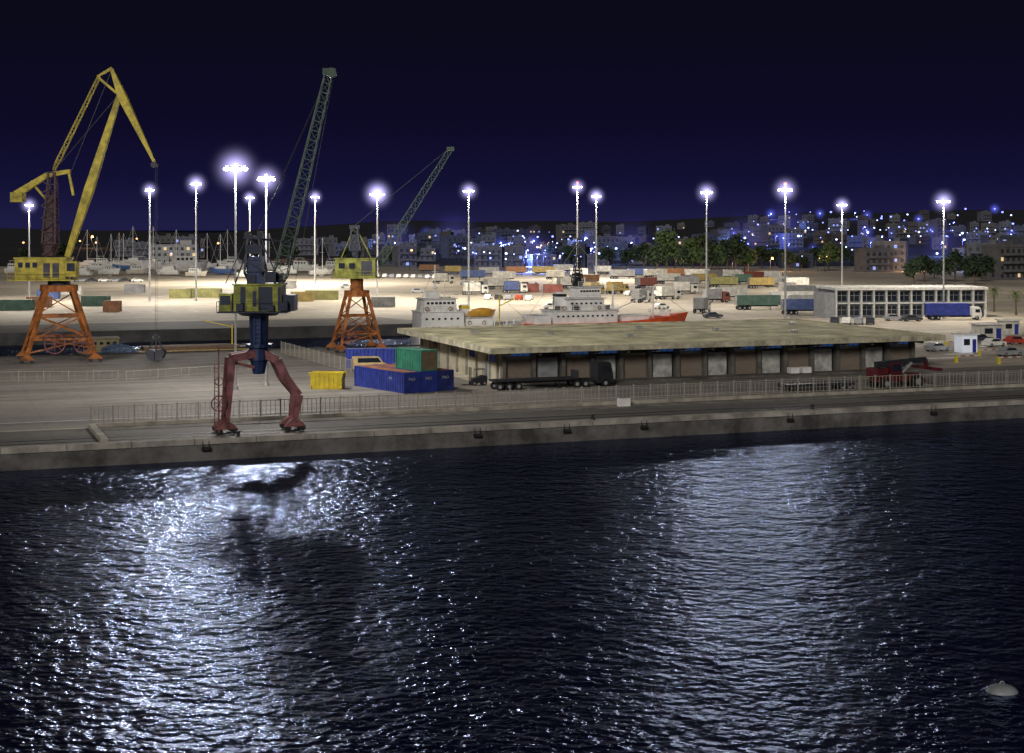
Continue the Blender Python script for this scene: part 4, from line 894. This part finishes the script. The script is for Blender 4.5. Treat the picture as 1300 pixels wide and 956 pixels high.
for D, step, lo, hi in ((830, 24, 470, 830), (930, 20, 480, 830), (1050, 21, 500, 1290), (1230, 20, 480, 1300), (1500, 24, 560, 1300), (1900, 30, 860, 1300)):
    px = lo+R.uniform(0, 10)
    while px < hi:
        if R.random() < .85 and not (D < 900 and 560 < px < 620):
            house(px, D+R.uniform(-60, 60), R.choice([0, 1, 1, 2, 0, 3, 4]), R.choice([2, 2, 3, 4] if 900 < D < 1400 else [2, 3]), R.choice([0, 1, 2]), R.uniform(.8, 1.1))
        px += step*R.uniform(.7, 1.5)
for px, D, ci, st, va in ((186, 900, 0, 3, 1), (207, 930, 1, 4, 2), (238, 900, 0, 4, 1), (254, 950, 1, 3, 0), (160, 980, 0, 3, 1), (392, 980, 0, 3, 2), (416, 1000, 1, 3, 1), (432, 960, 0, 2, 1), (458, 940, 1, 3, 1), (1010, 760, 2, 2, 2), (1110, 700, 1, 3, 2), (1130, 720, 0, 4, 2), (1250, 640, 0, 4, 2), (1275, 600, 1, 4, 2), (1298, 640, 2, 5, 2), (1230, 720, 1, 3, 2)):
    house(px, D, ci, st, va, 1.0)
lb_ = empty('apartment_block', at(222, 840), .1, 'pale lit three-storey building behind the second mast at left', 'building')
pm = mat('pale_lit_render', (.42, .42, .42), .8)
MB().box((0, 0, 5), (24, 10, 10)).build('wall', pm, lb_); MB().box((0, 0, 10.2), (24.6, 10.6, .4)).box((6, 0, 11.5), (6, 5, 2.2)).build('roof', pm, lb_)
for f in range(3):
    for k in range(8): MB().box((-10.5+k*3, -5.03, 1.8+f*3.2), (1.5, .08, 1.5)).build('window', gwin if (k+f) % 4 else glass_l, lb_)

# ---------------------------------------------------------------- town lamps
WL = [(575, 300), (607, 296), (612, 320), (628, 318), (640, 322), (655, 309), (668, 318), (690, 318), (712, 322), (742, 302), (758, 322), (770, 303), (800, 308), (828, 303), (550, 322), (540, 296), (860, 301), (925, 305), (944, 302),
      (1012, 300), (1060, 304), (1105, 308), (1152, 300), (1187, 322), (1240, 335), (625, 300), (588, 316), (676, 306), (725, 318), (780, 316), (500, 308), (602, 322), (618, 314), (634, 308), (650, 323), (662, 300), (682, 323), (704, 314), (730, 310), (748, 316), (597, 308),
      (970, 292), (995, 287), (1030, 292), (1075, 292), (1100, 295), (1128, 305), (1165, 295), (1195, 308), (1220, 296), (1262, 292), (1282, 298), (215, 322)]
BL = [(978, 271), (1001, 269), (1010, 272), (1028, 269), (1040, 271), (1054, 269), (1068, 272), (1085, 270), (1100, 273), (1118, 277), (1130, 275), (1147, 280), (1165, 278), (1180, 283), (1210, 282), (1225, 265), (1262, 265), (1272, 269), (1285, 284), (1238, 290), (1062, 284), (1096, 288), (1140, 288), (1020, 284), (600, 322), (650, 300), (700, 300),
      (961, 285), (985, 300), (1040, 302), (1080, 300), (1130, 296), (1180, 292), (1050, 295), (1092, 296), (1118, 300), (930, 296), (948, 310), (972, 312), (1000, 310), (1030, 314), (1200, 300), (1222, 304), (1255, 300), (1275, 306), (620, 328), (690, 326), (735, 326), (640, 312), (665, 326), (708, 328), (720, 304)]
OL = [(858, 323), (864, 331), (905, 325), (978, 328), (1038, 328), (1047, 326), (1155, 336), (1268, 342), (808, 315), (695, 309), (120, 308), (145, 306), (116, 300), (100, 306), (28, 308), (58, 318), (172, 303), (275, 309), (366, 310), (450, 312), (520, 318), (930, 330), (1210, 330)]
q2 = random.Random(21)
XL = [(q2.uniform(930, 1298), q2.gauss(292, 10)) for k in range(70)]+[(q2.uniform(560, 830), q2.gauss(313, 8)) for k in range(44)]
def slamp(px, py, m, cname, hp_=8., col=(1, 1, 1), power=0, rk=.00065, hz=0, hm=None):
    best = None
    D = 700.
    while D < 2750:
        p = at(px, D); z = zt(p.x, p.y); y = HY+(H0-z-hp_)*F/D
        if best is None or abs(y-py) < best[0]: best = (abs(y-py), D, z, y)
        if abs(y-py) < .4: best = (0, D, z, y); break
        D += 12
    D, z = best[1], best[2]; H = hp_
    if best[0] > .6: H = min(26, max(3.5, H0-z-(py-HY)*D/F))
    t = empty('street_lamp', at(px, D, z), R.uniform(-.5, .5), '%s street lamp in the town, %s, %s' % (cname, lm(px), 'on the ridge' if py < 285 else 'high up' if py < 303 else 'low down'), 'street lamp', 'lit street lamps of the town')
    MB().tube((0, 0, 0), (0, 0, H), .14, .09, 6).beam((0, 0, H), (.9, 0, H+.25), .12).build('pole', steel_d, t)
    r = rk*D*R.uniform(.5, 1.35)
    MB().ell((.9, 0, H+.1), (r, r, r*.8), 0, 8, 5).build('lamp_head', m, t)
    if power: plight((.9, -.4, H-r-.6), power, col, t, .5)
    if hz: add_halo(t, H, hz*D, hm or M_HALO_B, .9)
for i, (px, py) in enumerate(WL):
    c_ = 560 < px < 780
    slamp(px, py, lens_s, 'white', 8, (.25, .38, 1.), (26e3 if c_ else 16e3) if i % 3 == 0 else 0, .0006, (.02 if i % 6 == 0 else .007) if i % 3 == 0 else 0, M_HALO_S if i % 6 == 0 else M_HALO_B)
for i, (px, py) in enumerate(BL): slamp(px, py, lens_b, 'bluish', 8, (.15, .2, 1.), 20e3 if i % 7 == 0 else 0, .0006, .0055 if i % 4 == 0 else 0, M_HALO_B)
for i, (px, py) in enumerate(XL): slamp(px, py, lens_s if i % 3 else lens_b, 'faint blue-white', 8, (1, 1, 1), 0, .00045)
for i, (px, py) in enumerate(OL): slamp(px, py, lens_o, 'orange', 9, (1., .55, .25), 6e3 if i % 3 == 0 else 0)

# ---------------------------------------------------------------- world, sun, camera
wd_ = bpy.data.worlds.new('World'); sc.world = wd_; wd_.use_nodes = True; nt = wd_.node_tree; bg_ = nt.nodes['Background']
tc = nt.nodes.new('ShaderNodeTexCoord'); sx = nt.nodes.new('ShaderNodeSeparateXYZ'); nt.links.new(tc.outputs['Generated'], sx.inputs[0])
r = nt.nodes.new('ShaderNodeValToRGB'); e = r.color_ramp.elements
e[0].position = 0.; e[0].color = (.013, .012, .056, 1); e[1].position = 1; e[1].color = (.005, .0055, .012, 1)
for p, c in ((.025, (.0070, .006, .034, 1)), (.06, (.0042, .0034, .019, 1)), (.12, (.0036, .0034, .0105, 1))):
    q = e.new(p); q.color = c
nt.links.new(sx.outputs['Z'], r.inputs['Fac']); nt.links.new(r.outputs['Color'], bg_.inputs['Color']); bg_.inputs['Strength'].default_value = 1.
sl = bpy.data.lights.new('night_fill', 'SUN'); sl.energy = 1.35; sl.angle = math.radians(14); sl.color = (1., .95, .88)  # soft fill added from the camera side for the ship's own lights
so = bpy.data.objects.new('night_fill', sl); COL.objects.link(so); so.rotation_euler = Vector((.25, 1., -.48)).to_track_quat('-Z', 'Y').to_euler()
cam = bpy.data.cameras.new('camera'); co = bpy.data.objects.new('camera', cam); COL.objects.link(co)
co.location = (0, 0, H0); co.rotation_euler = (math.pi/2, 0, 0); cam.sensor_width = 36; cam.lens = 36*F/1300; cam.shift_y = -193/1300; cam.clip_end = 9000; cam.clip_start = .5
sc.camera = co
sc.view_settings.view_transform = 'Standard'; sc.view_settings.look = 'None'; sc.view_settings.exposure = 0
